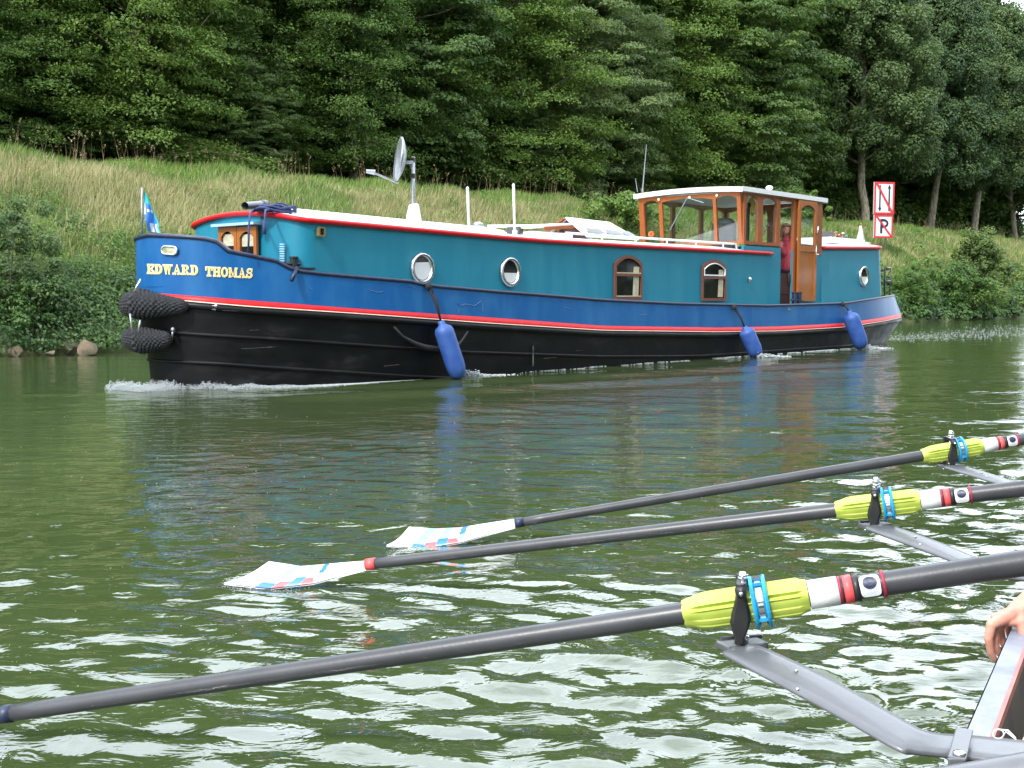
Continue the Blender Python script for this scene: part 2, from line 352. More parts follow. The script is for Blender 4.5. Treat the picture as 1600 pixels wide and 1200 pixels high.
# ------------------------------------------------------------------ water
WB = Vector((-8.9, 20.0, 0))          # a point on the far waterline
def wave_field():
    ws = []
    rr = np.random.default_rng(5)
    for i in range(72):
        lam = .07*(1.3/.07)**(i/71.0)
        an = rr.normal(1.5, .5 if lam > .35 else .85)      # crests lie mostly across the view
        ws.append((lam, math.cos(an), math.sin(an), rr.random()*6.28))
    return ws
WAVES = wave_field()
def water_h(X, Y, sp_):
    d2 = X*d.x + Y*d.y; q2 = X*nn.x + Y*nn.y
    qs = q2 - (G0.x*nn.x + G0.y*nn.y)       # distance toward the camera from the near hull side
    wx = X + .35*np.sin(Y*.9+1.3) + .22*np.sin(X*1.7-Y*.6) ; wy = Y + .3*np.sin(X*.8+.4) + .2*np.sin(Y*1.9+X*.5)
    H = np.zeros_like(X)
    env1 = .6 + .4*np.sin(X*.7+Y*.35+1)*np.sin(Y*.55-.4*X) ; env2 = .6 + .4*np.sin(X*1.1-Y*.8)*np.sin(Y*.35+X*.3+2)
    for i, (lam, cx, cy, ph) in enumerate(WAVES):
        k = 2*math.pi/lam
        slope = .033 if lam < .24 else (.017 if lam < .4 else .008)
        if lam < .11: slope = .018
        fade = np.clip((lam/sp_ - 2.5)/2.0, 0, 1)
        H += slope*lam/6.283*np.sin(k*(wx*cx+wy*cy)+ph)*fade*(env1 if i % 2 else env2)*1.25
    # calmer on the left and just in front of the hull, livelier on the right and near the shell
    side = np.clip((X/np.maximum(Y, 1)+.30)/.6, 0, 1)
    amp = .62 + .54*side
    calm = np.exp(-((qs-1.6)/1.9)**2)
    amp = amp*(1-.45*calm)
    H *= amp
    # rings where the blades touch the water
    for bx, by in ((-.85, 4.02), (-.40, 4.72), (-1.5, 2.75)):
        r_ = np.hypot(X-bx, (Y-by)); H += .0022*np.sin(r_*2*math.pi/.16)*np.exp(-r_/.55)
    # diverging bow wave and stern wash
    u = d2 - (C0.x*d.x + C0.y*d.y) + 2.6
    arm = qs - .28*np.maximum(u, 0) - .3
    H += .03*np.sin(arm*4.2)*np.exp(-(arm/1.3)**2)*np.clip(u, 0, 1)*np.exp(-np.maximum(u, 0)/14)
    us = u - 18.5
    wash = np.clip(us, 0, 1)*np.exp(-np.abs(qs+1.4)/3.5)
    for i in range(0, 40, 2):
        lam, cx, cy, ph = WAVES[i+12]; k = 2*math.pi/lam
        H += .03*lam/6.283*np.sin(k*(wx*cy-wy*cx)+ph+1)*wash*np.clip((lam/sp_-2.2)/2, 0, 1)
    return H
rows = int(math.log(150/.7)/.0078); ys = .7*np.exp(np.arange(rows)*.0078)
cols = 760; us = np.linspace(-1, 1, cols)
YY, UU = np.meshgrid(ys, us, indexing='ij'); XX = UU*(1.05*YY+2.2) 
spc = np.maximum(.0078*YY, 2*(1.05*YY+2.2)/cols)
HH = water_h(XX, YY, spc)
V = np.stack([XX, YY, HH], -1).reshape(-1, 3)
# the sheet also runs flat behind and far beside the viewpoint
idx = np.arange(rows*cols).reshape(rows, cols)
F = np.stack([idx[:-1, :-1], idx[:-1, 1:], idx[1:, 1:], idx[1:, :-1]], -1).reshape(-1, 4)
def watermat():
    m, nt, b = new_mat('canal_water')
    tc = nt.nodes.new('ShaderNodeTexCoord')
    n0 = nt.nodes.new('ShaderNodeTexNoise'); n0.inputs['Scale'].default_value = .35; n0.inputs['Detail'].default_value = 3
    nt.links.new(tc.outputs['Object'], n0.inputs['Vector'])
    mx = nt.nodes.new('ShaderNodeMix'); mx.data_type = 'RGBA'; mx.inputs[6].default_value = (.033, .050, .017, 1); mx.inputs[7].default_value = (.046, .065, .023, 1)
    nt.links.new(n0.outputs['Fac'], mx.inputs[0]); nt.links.new(mx.outputs[2], b.inputs['Base Color'])
    b.inputs['Roughness'].default_value = .025; b.inputs['IOR'].default_value = 1.6
    n = nt.nodes.new('ShaderNodeTexNoise'); n.inputs['Scale'].default_value = 8; n.inputs['Detail'].default_value = 4; n.inputs['Distortion'].default_value = .5
    mp = nt.nodes.new('ShaderNodeMapping'); mp.inputs['Scale'].default_value = (.55, 1, 1)
    nt.links.new(tc.outputs['Object'], mp.inputs[0]); nt.links.new(mp.outputs[0], n.inputs['Vector'])
    bp_ = nt.nodes.new('ShaderNodeBump'); bp_.inputs['Strength'].default_value = .66; bp_.inputs['Distance'].default_value = .012
    nt.links.new(n.outputs['Fac'], bp_.inputs['Height']); nt.links.new(bp_.outputs[0], b.inputs['Normal'])
    return m
M['water'] = watermat()
water = np_mesh('water', V, F, M['water'], smooth=True); tag(water, kind='structure')
canal_bed = MB(); canal_bed.add([(-300, -200, -.35), (300, -200, -.35), (300, 300, -.35), (-300, 300, -.35)], [(0, 1, 2, 3)])
tag(canal_bed.build('ground', mat('canal_mud', (.03, .05, .012), .3, noise=(.04, .06, .02), scale=.5), recal=False), kind='structure')

# ------------------------------------------------------------------ bank terrain
def bank_z(t, q):
    crest = 4.35 + np.clip(t, 0, 60)*.0135
    qq = np.array([-3, -.05, .25, .9, 3.0, 5.6, 7.2, 8.5, 14, 24, 45, 90, 140.])
    zz = np.array([-1.2, -.25, .12, .42, .50, .85, .985, 1.0, 1.02, 1.25, 2.4, 4.2, 4.6])
    fr = np.array([0, 0, 0, 0, 1, 1, 1, 1, 1, 1, 1, 1, 1.])
    za = np.interp(q, qq, np.array([-1.2, -.25, .15, .62, 0, 0, 0, 0, 0, 0, 0, 0, 0]))
    lo = np.interp(q, [-3, -.05, .25, .9, 3.0, 5.6, 7.2, 8.5, 14, 24, 45, 90, 140], [-1.2/4.4, -.25/4.4, .06, .15, .50, .84, .975, 1.0, 1.02, 1.45, 2.7, 4.2, 4.4])
    z = lo*crest
    z = z + (.10*np.sin(t*.9+q*.7)+.06*np.sin(t*2.1-q*1.9+1))*np.clip(q/2, 0, 1)
    return z
def bkp(t, q):
    t = np.asarray(t, float); q = np.asarray(q, float)
    return np.stack([WB.x + d.x*t - nn.x*q, WB.y + d.y*t - nn.y*q, bank_z(t, q)], -1)
ts = np.linspace(-60, 230, 420); qs_ = np.concatenate([np.linspace(-3, 9, 46), np.linspace(9.6, 140, 50)])
TT, QQ = np.meshgrid(ts, qs_, indexing='ij'); BV = bkp(TT, QQ).reshape(-1, 3)
ix = np.arange(BV.shape[0]).reshape(TT.shape); BF = np.stack([ix[:-1, :-1], ix[1:, :-1], ix[1:, 1:], ix[:-1, 1:]], -1).reshape(-1, 4)
def bankmat():
    m, nt, b = new_mat('bank_soil')
    tc = nt.nodes.new('ShaderNodeTexCoord'); n = nt.nodes.new('ShaderNodeTexNoise'); n.inputs['Scale'].default_value = .8; n.inputs['Detail'].default_value = 7
    nt.links.new(tc.outputs['Object'], n.inputs['Vector'])
    cr = nt.nodes.new('ShaderNodeValToRGB'); e = cr.color_ramp.elements; e[0].position = .35; e[0].color = (.035, .06, .015, 1); e[1].position = .68; e[1].color = (.11, .12, .045, 1)
    nt.links.new(n.outputs['Fac'], cr.inputs[0]); nt.links.new(cr.outputs[0], b.inputs['Base Color']); b.inputs['Roughness'].default_value = .95
    return m
bank = np_mesh('bank', BV, BF, bankmat(), smooth=True); tag(bank, kind='structure')
def bank_hit(px, py):                 # where a sight line meets the bank
    r = ray(px, py); lo = None
    for s in np.arange(10, 140, .1):
        p = O + r*s; rel = p - WB; t = rel.dot(d); q = -rel.dot(nn)
        if q > -.3 and p.z <= float(bank_z(t, q)): return t, q
    return None
def t_bank(px, q, py=360):
    P = WB - nn*q; r = ray(px, py); a, c = r.x, r.y
    return (a*P.y - c*P.x)/(c*d.x - a*d.y)

# ================================================================== VEGETATION
def skeleton(h, trunk_r, nl, spread, z0f, up, rng, lean=.03):
    """trunk and limb polylines: list of (pts, radii)"""
    tr = [Vector((0, 0, -.4))]; x = y = 0
    for i in range(1, 12):
        x += rng.normal(0, lean); y += rng.normal(0, lean); tr.append(Vector((x, y, h*.93*i/11)))
    out = [(tr, [trunk_r*(1.25 if i == 0 else 1)*(1-.9*i/11) + .015 for i in range(12)])]
    tips = []
    for k in range(nl):
        f = z0f + (.96-z0f)*((k+rng.random()*.6)/nl); a = k*2.4+rng.random()
        base = tr[int(f*10)].lerp(tr[min(11, int(f*10)+1)], f*10 % 1); L = spread(f)*(.75+.4*rng.random()); p = base.copy(); pts = [p.copy()]
        dr = Vector((math.cos(a), math.sin(a), up(f)))
        for s in range(6):
            dr = (dr + Vector((rng.normal(0, .16), rng.normal(0, .16), rng.normal(0, .1)-.03))).normalized(); p = p+dr*L/6; pts.append(p.copy())
            if s >= 2: tips.append((p.copy(), s/6, f, a))
        r0 = trunk_r*.42*(1-f*.6)
        out.append((pts, [max(.008, r0*(1-s/6.6)) for s in range(7)]))
    return out, tips
def tree_proto(name, kind, h, seed, leafm, barkm, nclump, nleaf, L=.15, W=.09):
    rng = np.random.default_rng(seed); cr = dict(
        spray=(lambda f: 4.6*(1-.55*f**2)*(.75+.5*rng.random()), .06, lambda f: .25+.9*f),
        round=(lambda f: 3.6*math.sqrt(max(.05, 1-((f-.55)/.55)**2))+.9, .06, lambda f: .1+1.0*f),
        avenue=(lambda f: 4.0*max(.08, 1-((f-.45)/.57)**2)**.6, .24, lambda f: .35+1.1*f))[kind]
    sk, tips = skeleton(h, (h*.017+.05)*(.72 if kind == 'avenue' else 1), 24 if kind != 'avenue' else 30, cr[0], cr[1], cr[2], rng, .13 if kind == 'avenue' else .05)
    m = MB()
    for pts, rs in sk: m.tube(pts, rs, 7, cap=False)
    tm = bpy.data.meshes.new('trunk'); tm.from_pydata([tuple(v) for v in m.v], [], m.f); tm.polygons.foreach_set('use_smooth', [True]*len(tm.polygons)); tm.materials.append(M[barkm])
    # clumps
    P = []; Nn = []
    for c in range(nclump):
        tip, s, f, a = tips[rng.integers(len(tips))]
        rad_ = Vector((tip.x, tip.y, 0)); rn = rad_.normalized() if rad_.length > .1 else Vector((1, 0, 0))
        if kind == 'spray':
            c0 = np.array(tip) + rng.normal(0, 1, 3)*[.42, .42, .32]; R0 = .5+.65*rng.random(); n = int(nleaf*R0*R0*1.6)
            if c % 2:
                fz = .08+.9*rng.random(); rr0 = cr[0](fz)*(.6+.4*rng.random()); aa = rng.random()*6.283; c0 = np.array([math.cos(aa)*rr0, math.sin(aa)*rr0, fz*h]); rn = Vector((math.cos(aa), math.sin(aa), 0))
            ang = rng.random(n)*6.283; r = R0*np.sqrt(rng.random(n)); el = 1.3
            u = np.array([rn.x, rn.y, 0]); v = np.array([-rn.y, rn.x, 0]); dz = -.32*(r*np.cos(ang)*.8+ .6*r*r) + rng.normal(0, .15, n)
            p = c0 + np.outer(r*np.cos(ang)*el, u) + np.outer(r*np.sin(ang), v) + np.outer(dz, [0, 0, 1])
            nr = np.array([rn.x*.45, rn.y*.45, 1.0]) + rng.normal(0, .55, (n, 3))
        else:
            sc = 1.0 if kind == 'round' else .85
            c0 = np.array(tip) + rng.normal(0, 1, 3)*[.35, .35, .35]
            if c % 2:
                fz = .10+.88*rng.random() if kind == 'round' else .22+.76*rng.random(); rr0 = cr[0](fz)*(.62+.38*rng.random()); aa = rng.random()*6.283
                c0 = np.array([math.cos(aa)*rr0, math.sin(aa)*rr0, fz*h + rng.normal(0, .2)])
                rn = Vector((math.cos(aa), math.sin(aa), 0))
            R0 = (.42+.42*rng.random())*sc; n = int(nleaf*R0*R0*2.6)
            v = unit(rng.normal(size=(n, 3))); v[:, 2] = v[:, 2] if kind == 'avenue' else np.abs(v[:, 2])*.9-.25; rr = R0*(.55+.45*rng.random(n))[:, None]
            p = c0 + v*rr*([1.0, 1.0, 1.0] if kind == 'avenue' else [1.15, 1.15, .7]); nr = v*.8 + np.array([rn.x*.3, rn.y*.3, .65]) + rng.normal(0, .35, (n, 3))
        P.append(p); Nn.append(nr)
    P = np.concatenate(P); Nn = np.concatenate(Nn); n = len(P)
    v, f, r = leafgeo(P, Nn, np.full(n, L), np.full(n, W), .25)
    cm = bpy.data.meshes.new('crown'); cm.vertices.add(len(v)); cm.vertices.foreach_set('co', v.astype(np.float32).ravel())
    cm.loops.add(f.size); cm.loops.foreach_set('vertex_index', f.astype(np.int32).ravel()); cm.polygons.add(len(f)); cm.polygons.foreach_set('loop_start', np.arange(0, f.size, 4, dtype=np.int32)); cm.update(calc_edges=True)
    a = cm.attributes.new('rnd', 'FLOAT', 'POINT'); a.data.foreach_set('value', r.astype(np.float32)); cm.materials.append(M[leafm])
    return dict(h=h, trunk=tm, crown=cm, name=name, n=n)
PT = {
 'sprayA': tree_proto('beech_tree', 'spray', 13, 1, 'leafA', 'bark', 430, 170),
 'sprayB': tree_proto('beech_tree', 'spray', 15, 2, 'leafA', 'bark', 460, 170),
 'roundA': tree_proto('maple_tree', 'round', 11, 3, 'leafB', 'bark', 480, 180, .14, .10),
 'roundB': tree_proto('maple_tree', 'round', 14, 4, 'leafB', 'bark', 560, 180, .15, .10),
 'grey':   tree_proto('willow_tree', 'round', 12, 5, 'leafC', 'bark', 480, 190, .17, .06),
 'limeA':  tree_proto('lime_tree', 'avenue', 17, 6, 'leafD', 'barkpale', 900, 210, .16, .12),
 'limeB':  tree_proto('lime_tree', 'avenue', 16, 8, 'leafD', 'barkpale', 880, 210, .16, .12)}
print('leaves', {k: v['n'] for k, v in PT.items()})
NT = [0]
KINDL = {'sprayA': 'bright green tree with layered sprays of leaves', 'sprayB': 'tall bright green tree with layered sprays of leaves', 'roundA': 'dark green bushy tree', 'roundB': 'tall dark green bushy tree', 'grey': 'grey green tree with narrow leaves', 'limeA': 'dark ovate avenue tree with a pale trunk', 'limeB': 'dark ovate avenue tree with a pale trunk'}
def tree(kind, t, q, s=1.0, rot=None, sz=1.0, label=None, group='trees of the wood behind the bank', cat='tree', name=None, el=None, pos=None):
    pr = PT[kind]; p = bkp(t, q) if pos is None else np.array(pos)
    if el is not None:
        D_ = max(p[1], 14); el += 5.5*max(0, min(1, (16-t)/14)); h_ = 1+D_*math.tan(rad(el+random.uniform(-1.3, 1.3)))-p[2]; sv = max(.3, h_/pr['h']); s = max(sv, .62); sz = sv/s
    root = empty(name or pr['name'], tuple(p), label or KINDL[kind]+' in the wood behind the bank', cat, group)
    root.rotation_euler = (0, 0, rot if rot is not None else random.random()*6.28); root.scale = (s, s, s*sz)
    for part in ('trunk', 'crown'):
        o = bpy.data.objects.new(part, pr[part]); scene.collection.objects.link(o); o.parent = root
    NT[0] += 1; return root
def seen(t, q):
    p = bkp(t, q); return proj(p)[0]
# front row of the wood, kinds chosen from what the photograph shows at each column
MARKS = [(-400, 'beyond the left edge of the picture'), (20, 'at the far left edge'), (110, 'left of the bow flag'), (215, 'above the bow flag'), (300, 'above the front corner of the barge cabin'), (385, 'above the grey roof pipe'), (470, 'above the coiled rope'), (560, 'just left of the satellite dish'), (630, 'right behind the satellite dish'), (700, 'just right of the dish mast'), (745, 'behind the first white roof pole'), (805, 'behind the second white roof pole'), (880, 'behind the open skylight'), (950, 'right of the open skylight'), (1005, 'behind the whip aerial'), (1075, 'behind the left half of the windscreen'), (1150, 'above the front corner of the wheelhouse'), (1210, 'above the woman in the doorway'), (1270, 'above the open wheelhouse door'), (1330, 'just left of the navigation sign'), (1390, 'behind the navigation sign'), (1480, 'behind the second avenue tree'), (1560, 'behind the third avenue tree'), (2600, 'beyond the right edge of the picture')]
USED = {}
def mark(px, low=True):
    c = sorted(MARKS, key=lambda m_: abs(m_[0]-px)); key = (low, c[0][1])
    for m_ in c[:3]:
        if (low, m_[1]) not in USED: key = (low, m_[1]); break
    USED[key] = 1; return key[1]
front = [(-7, 'roundB'), (-4, 'sprayA'), (-1, 'roundA'), (1.5, 'sprayA'), (4, 'roundB'), (6.6, 'sprayB'), (9.3, 'sprayA'), (12, 'roundA'), (14.8, 'sprayA'), (17.6, 'sprayB'), (20.6, 'roundA'), (23.8, 'sprayA'), (27, 'sprayA'), (31, 'grey'), (35, 'roundB'), (38.5, 'sprayB'), (43, 'roundB')]
fl_ = {}
for i, (t, k) in enumerate(front):
    q = 12.2 + 1.4*math.sin(i*1.9); px = seen(t, q); where = ['far left', 'left', 'middle', 'right'][min(3, max(0, int(px/420)))]
    tree(k, t, q, el=17.2, label=(KINDL[k].replace(' of leaves', '')+' '+mark(px, False)))
    fl_[i] = (px, k)
# lower skirts of foliage at the edge of the wood
for i, t in enumerate(np.arange(-8, 47, 2.1)):
    k = ['roundA', 'sprayA', 'roundA', 'grey', 'sprayA', 'roundA', 'sprayA'][i % 7]
    tree(k, t+random.uniform(-.8, .8), 10.6+random.random()*1.2, .30+.12*random.random(), sz=.9, label='low '+{'r': 'dark green', 's': 'bright green', 'g': 'grey green'}[k[0]]+' sapling at the wood edge, '+mark(seen(t, 11)), group='saplings along the edge of the wood', name='sapling', cat='sapling')
for t in np.arange(-12, 52, 3.6):
    tree(random.choice(['roundB', 'sprayB', 'roundB', 'sprayA', 'roundA']), t+random.uniform(-1, 1), 17+random.uniform(-1.2, 1.2), el=18.6)
for t in np.arange(-14, 56, 4.6):
    tree(random.choice(['roundB', 'sprayB', 'sprayB']), t+random.uniform(-1, 1), 22.5+random.uniform(-1.5, 1.5), el=19.4)
for t in np.arange(-16, 90, 6.2):
    tree(random.choice(['roundB', 'sprayB', 'limeA']), t+random.uniform(-1, 1), 31+random.uniform(-2, 2), el=18.8)
# avenue of pale-trunked trees on the right
av = [(1352, 352), (1449, 358), (1519, 362), (1590, 372)]
names_ = ['first avenue tree from the left, pale trunk beside the navigation sign', 'second avenue tree with a slim leaning pale trunk right of the sign', 'third avenue tree with a thick pale trunk', 'avenue tree with a slim pale trunk at the right edge of the picture']
for i, (px, py) in enumerate(av):
    t = t_bank(px, 11.0, py); 
    tree(['limeA', 'limeB', 'limeA', 'limeB'][i], t, 11.0, [1.08, 1.1, 1.1, .98][i], rot=[.3, 1.8, 3.9, 5.0][i], label=names_[i], group='avenue trees with pale trunks')
ta = [t_bank(px, 11.0, py) for px, py in av]; print('avenue t', ta)
for k in range(1, 9): tree(['limeA', 'limeB'][k % 2], ta[-1]+k*(ta[-1]-ta[-2])*.9, 11.0, 1.0+.08*math.sin(k), label='further tree of the avenue beyond the right edge', group='avenue trees with pale trunks')
for t in np.arange(53, 100, 5.0): tree(random.choice(['roundB', 'roundA', 'sprayB']), t+random.uniform(-1, 1), 19+random.uniform(-1.5, 1.5), el=16.5 if t < 66 else 13)
for t in np.arange(50, 105, 6.5): tree(random.choice(['roundB', 'sprayB']), t+random.uniform(-1, 1), 26+random.uniform(-1.5, 1.5), el=17 if t < 66 else 13)
for i, t in enumerate(np.arange(50, 104, 3.0)): tree('roundA', t+random.uniform(-.8, .8), 15.5+random.random()*2, .42+.15*random.random(), label='low dark sapling in the shade behind the avenue', group='saplings behind the avenue', name='sapling', cat='sapling')
# the near bank, out of the picture to the right of the rowing shell: it is what the barge's side mirrors
NB = Vector((5.6, -4.9, 0)); m = MB()
m.grid([[NB + d*t + nn*q + UP*z for q, z in ((-1, -.4), (.2, .25), (3, 1.6), (5, 2.0), (40, 2.6))] for t in np.linspace(-70, 220, 60)])
tag(m.build('near_bank', bank.data.materials[0], None, True, recal=False), kind='structure')
for i, t in enumerate(np.arange(-46, 130, 6.0)):
    q = 7.5+random.uniform(-1, 1); P = NB + d*t + nn*q; k = ['roundB', 'sprayB', 'roundA', 'limeB', 'sprayA'][i % 5]
    if P.y > -30: tree(k, 0, 0, 1.0, pos=(P.x, P.y, 2.0), label=KINDL[k]+' on the near bank, outside the picture', group='trees on the near bank')
print('trees', NT)

# ---- grasses: many leaning blades
def blades(n, tr, qr, hgt, wid, dens, name, mt, label, cat='grass', lean=.35, seedk=0, keep=None):
    T = R.uniform(*tr, n*3); Q = R.uniform(*qr, n*3); D_ = WB.y + d.y*T - nn.y*Q
    pr = (20/np.maximum(D_, 12))**1.25 * dens(T, Q); k = R.random(len(T)) < pr; T, Q = T[k][:n], Q[k][:n]
    P = bkp(T, Q); n = len(P); Dd = P[:, 1]
    h = hgt*(.55+.8*R.random(n)); w = wid*np.clip(Dd/26, .8, 3)*(.7+.6*R.random(n))
    a = R.random(n)*6.283; ln = np.stack([np.cos(a), np.sin(a), np.zeros(n)], 1)*(h*lean*(.3+R.random(n)))[:, None] + np.array([-nn.x*-.08, .0, 0])
    b = R.random(n)*3.1416; wv = np.stack([np.cos(b), np.sin(b)*.4, np.zeros(n)], 1)*w[:, None]*.5
    P[:, 2] -= .03; mid = P + ln*.35 + np.stack([0*h, 0*h, h*.6], 1); tip = P + ln + np.stack([0*h, 0*h, h*(.9+.1*R.random(n))], 1)
    V = np.stack([P-wv, P+wv, mid+wv*.7, tip, mid-wv*.7], 1).reshape(-1, 3); k5 = np.arange(n)*5
    F = np.concatenate([np.stack([k5, k5+1, k5+2, k5+4], 1), np.stack([k5+4, k5+2, k5+3, k5+3], 1)])
    F3 = np.concatenate([np.stack([k5, k5+1, k5+2], 1), np.stack([k5, k5+2, k5+4], 1), np.stack([k5+4, k5+2, k5+3], 1)])
    o = np_mesh(name, V, F3, M[mt], rnd=np.repeat(R.random(n), 5)); tag(o, label, cat, kind='stuff'); return o
def nz(T, Q, s=1, ph=0): return .5 + .25*np.sin(T*.55*s+Q*.9*s+ph)+.25*np.sin(T*1.3*s-Q*1.7*s+2.1+ph)*np.cos(T*.31*s+ph)
# dry zone: upper and middle slope; green: foot of the slope and a strip on the crest
dryd = lambda T, Q: np.clip((Q-2.3)/1.2, 0, 1)*np.clip((7.0-Q)/1.0, 0, 1)*np.clip(1.15-(nz(T, Q) < .33)*1.0, .12, 1)*np.where(T > 24, .55, 1.0)
grnd = lambda T, Q: np.clip(.28 + 1.0*(Q < 3.0) + .85*(Q > 6.6) + .55*(nz(T, Q) < .40) + .5*(T > 24), 0, 1)*np.clip((Q-.3), 0, 1)
blades(150000, (-14, 96), (2.2, 7.6), .33, .020, dryd, 'dry_grass', 'dry', 'tall dry straw coloured grass across the middle of the bank')
blades(190000, (-14, 100), (.5, 12), .29, .022, grnd, 'green_grass', 'grass', 'fresh green grass along the crest and foot of the bank')
# seed heads standing against the dark wood
n = 3600; T = R.uniform(-12, 90, n); Q = np.where(R.random(n) < .55, R.uniform(6.6, 10.5, n), R.uniform(2.0, 7, n)); P = bkp(T, Q); k = R.random(n) < (26/np.maximum(P[:, 1], 20))*.9*(nz(T, Q, 1.3, 1) > .42); P = P[k]; n = len(P)
h = R.uniform(.45, .95, n); a = R.random(n)*6.283; ln = np.stack([np.cos(a), np.sin(a)*.5, 0*a], 1)*(h*.22)[:, None]; top = P + ln + np.stack([0*h, 0*h, h], 1); w = (.006*np.clip(P[:, 1]/26, 1, 3))[:, None]*np.array([1, 0, 0])
stem = np.stack([P-w, P+w, top+w*.6], 1).reshape(-1, 3); fs = np.arange(3*n).reshape(n, 3)
hd_n = 5; hc = (top[:, None, :] + (np.arange(hd_n)/hd_n)[None, :, None]*np.stack([ln[:, 0]*.45, ln[:, 1]*.45, .11+0*h], 1)[:, None, :] + R.normal(0, .014, (n, hd_n, 3))).reshape(-1, 3)
v, f, r = leafgeo(hc, R.normal(size=hc.shape), np.full(len(hc), .055), np.full(len(hc), .024)); f3 = np.concatenate([f[:, [0, 1, 2]], f[:, [0, 2, 3]]])
o = np_mesh('tall_seed_grass', np.concatenate([stem, v]), np.concatenate([fs, f3+len(stem)]), M['seed'], rnd=np.concatenate([np.repeat(R.random(n), 3), r])); tag(o, 'tall tan seed heads of wild grass along the top of the bank', 'grass', kind='stuff')
# leafy ground cover at the waterline
def cover(n, tr, qr, name, mt, label, L, W, zz, dens=None):
    nb = int(n/60); T = R.uniform(*tr, nb); Q = R.uniform(*qr, nb); D_ = WB.y + d.y*T - nn.y*Q
    k = R.random(nb) < np.clip(30/np.maximum(D_, 18), 0, 1)*(1 if dens is None else dens(T, Q)); T, Q = T[k], Q[k]; Pc = bkp(T, Q); nb = len(Pc); Pc[:, 2] = np.maximum(Pc[:, 2], .06)
    rr = R.uniform(.18, .42, nb); hh = R.uniform(*zz, nb); rr = rr*(2.6 if zz[1] > 2 else 1)
    u = unit(R.normal(size=(nb, 60, 3)).reshape(-1, 3)).reshape(nb, 60, 3); u[..., 2] = np.abs(u[..., 2])
    P = Pc[:, None, :] + u*rr[:, None, None]*np.array([1.1, 1.1, .9]) + np.array([0, 0, 1])*hh[:, None, None]*R.random((nb, 60, 1))
    N = u + np.array([nn.x*.4, nn.y*.4, .5]) + R.normal(0, .3, u.shape); P = P.reshape(-1, 3); sc = np.clip(P[:, 1]/26, .85, 2.2)
    v, f, r = leafgeo(P, N.reshape(-1, 3), L*sc, W*sc, .3); o = np_mesh(name, v, f, M[mt], rnd=r); tag(o, label, 'ground cover', kind='stuff'); return o
cover(230000, (-14, 90), (-.35, 1.9), 'brambles', 'leafF', 'dark leafy brambles and ivy overhanging the waterline', .085, .07, (0, .5), lambda T, Q: np.where(T > 22, .45, 1.0))
cover(110000, (-14, 90), (.6, 3.2), 'nettles', 'leafE', 'mid green nettles and weeds low on the bank', .08, .05, (.1, .5), lambda T, Q: (nz(T, Q, .8, 3) > .35)*1.0)
cover(70000, (-14, 70), (2.4, 7.4), 'meadow_weeds', 'leafE', 'patches of low broad leaved weeds in the bank grass', .06, .035, (0, .22), lambda T, Q: (nz(T, Q, 1.6, 5) > .62)*1.0)
cover(420000, (-16, 100), (13.5, 21), 'undergrowth', 'leafB', 'dense dark undergrowth filling the wood between the trunks', .16, .11, (.3, 2.6))
# shrubs that stand out of the bank
def shrub(px, py, hgt, wid, mt, label, n=9000, L=.07, W=.045, nb=70, name='shrub', cat='shrub'):
    t, q = bank_hit(px, py); p = Vector(bkp(t, q)); root = empty(name, p, label, cat); 
    m = MB(); P = []; N = []
    for b in range(nb):
        a = random.random()*6.28; f = random.random()**.7; top = Vector((random.gauss(0, .27)*wid*(1.15-.6*f), random.gauss(0, .22)*wid, hgt*f*(.75+.4*random.random())))
        if b % 4 == 0: m.tube([Vector((top.x*.2, top.y*.2, -.1)), top*.5+Vector((0, 0, .05)), top], [.018, .012, .005], 5, cap=False)
        k = n//nb; u = unit(R.normal(size=(k, 3))); r_ = wid*random.choice([.05, .08, .12, .15])*(.7+.6*random.random()); P.append(np.array(top)+u*r_*[1, 1, .75]*R.random((k, 1))**.4); N.append(u+[0, -.2, .5]+R.normal(0, .35, (k, 3)))
    P = np.concatenate(P); N = np.concatenate(N); v, f_, r = leafgeo(P, N, np.full(len(P), L), np.full(len(P), W), .25)
    o = np_mesh('foliage', v, f_, M[mt], root, rnd=r); m2 = m; me = bpy.data.meshes.new('stems'); me.from_pydata([tuple(v) for v in m2.v], [], m2.f); link('stems', me, M['bark'], root, True); return root
shrub(12, 500, 2.0, 2.2, 'leafC', 'grey green shrub on the bank at the left edge of the picture', 12000)
shrub(62, 520, .9, 1.6, 'leafF', 'dark bushy clump above the pale stones', 6000, nb=40)
shrub(1530, 470, 3.3, 3.0, 'leafG', 'tall pale green shrub with yellowish tips on the bank at the right', 22000, .13, .08, 120)
shrub(1500, 484, 1.9, 3.6, 'leafE', 'low dark shrub at the water under the tall pale shrub', 14000, .13, .09, 90)
shrub(1425, 485, 1.7, 2.0, 'leafE', 'upright green weeds at the water just behind the barge stern', 9000, .15, .04, 60)
shrub(975, 356, 1.0, 3.2, 'leafE', 'light green bush on the crest left of the wheelhouse', 8000, .13, .08, 60)
shrub(1240, 345, 1.5, 3.0, 'leafE', 'green bush on the crest behind the wheelhouse', 8000, .14, .08, 60)
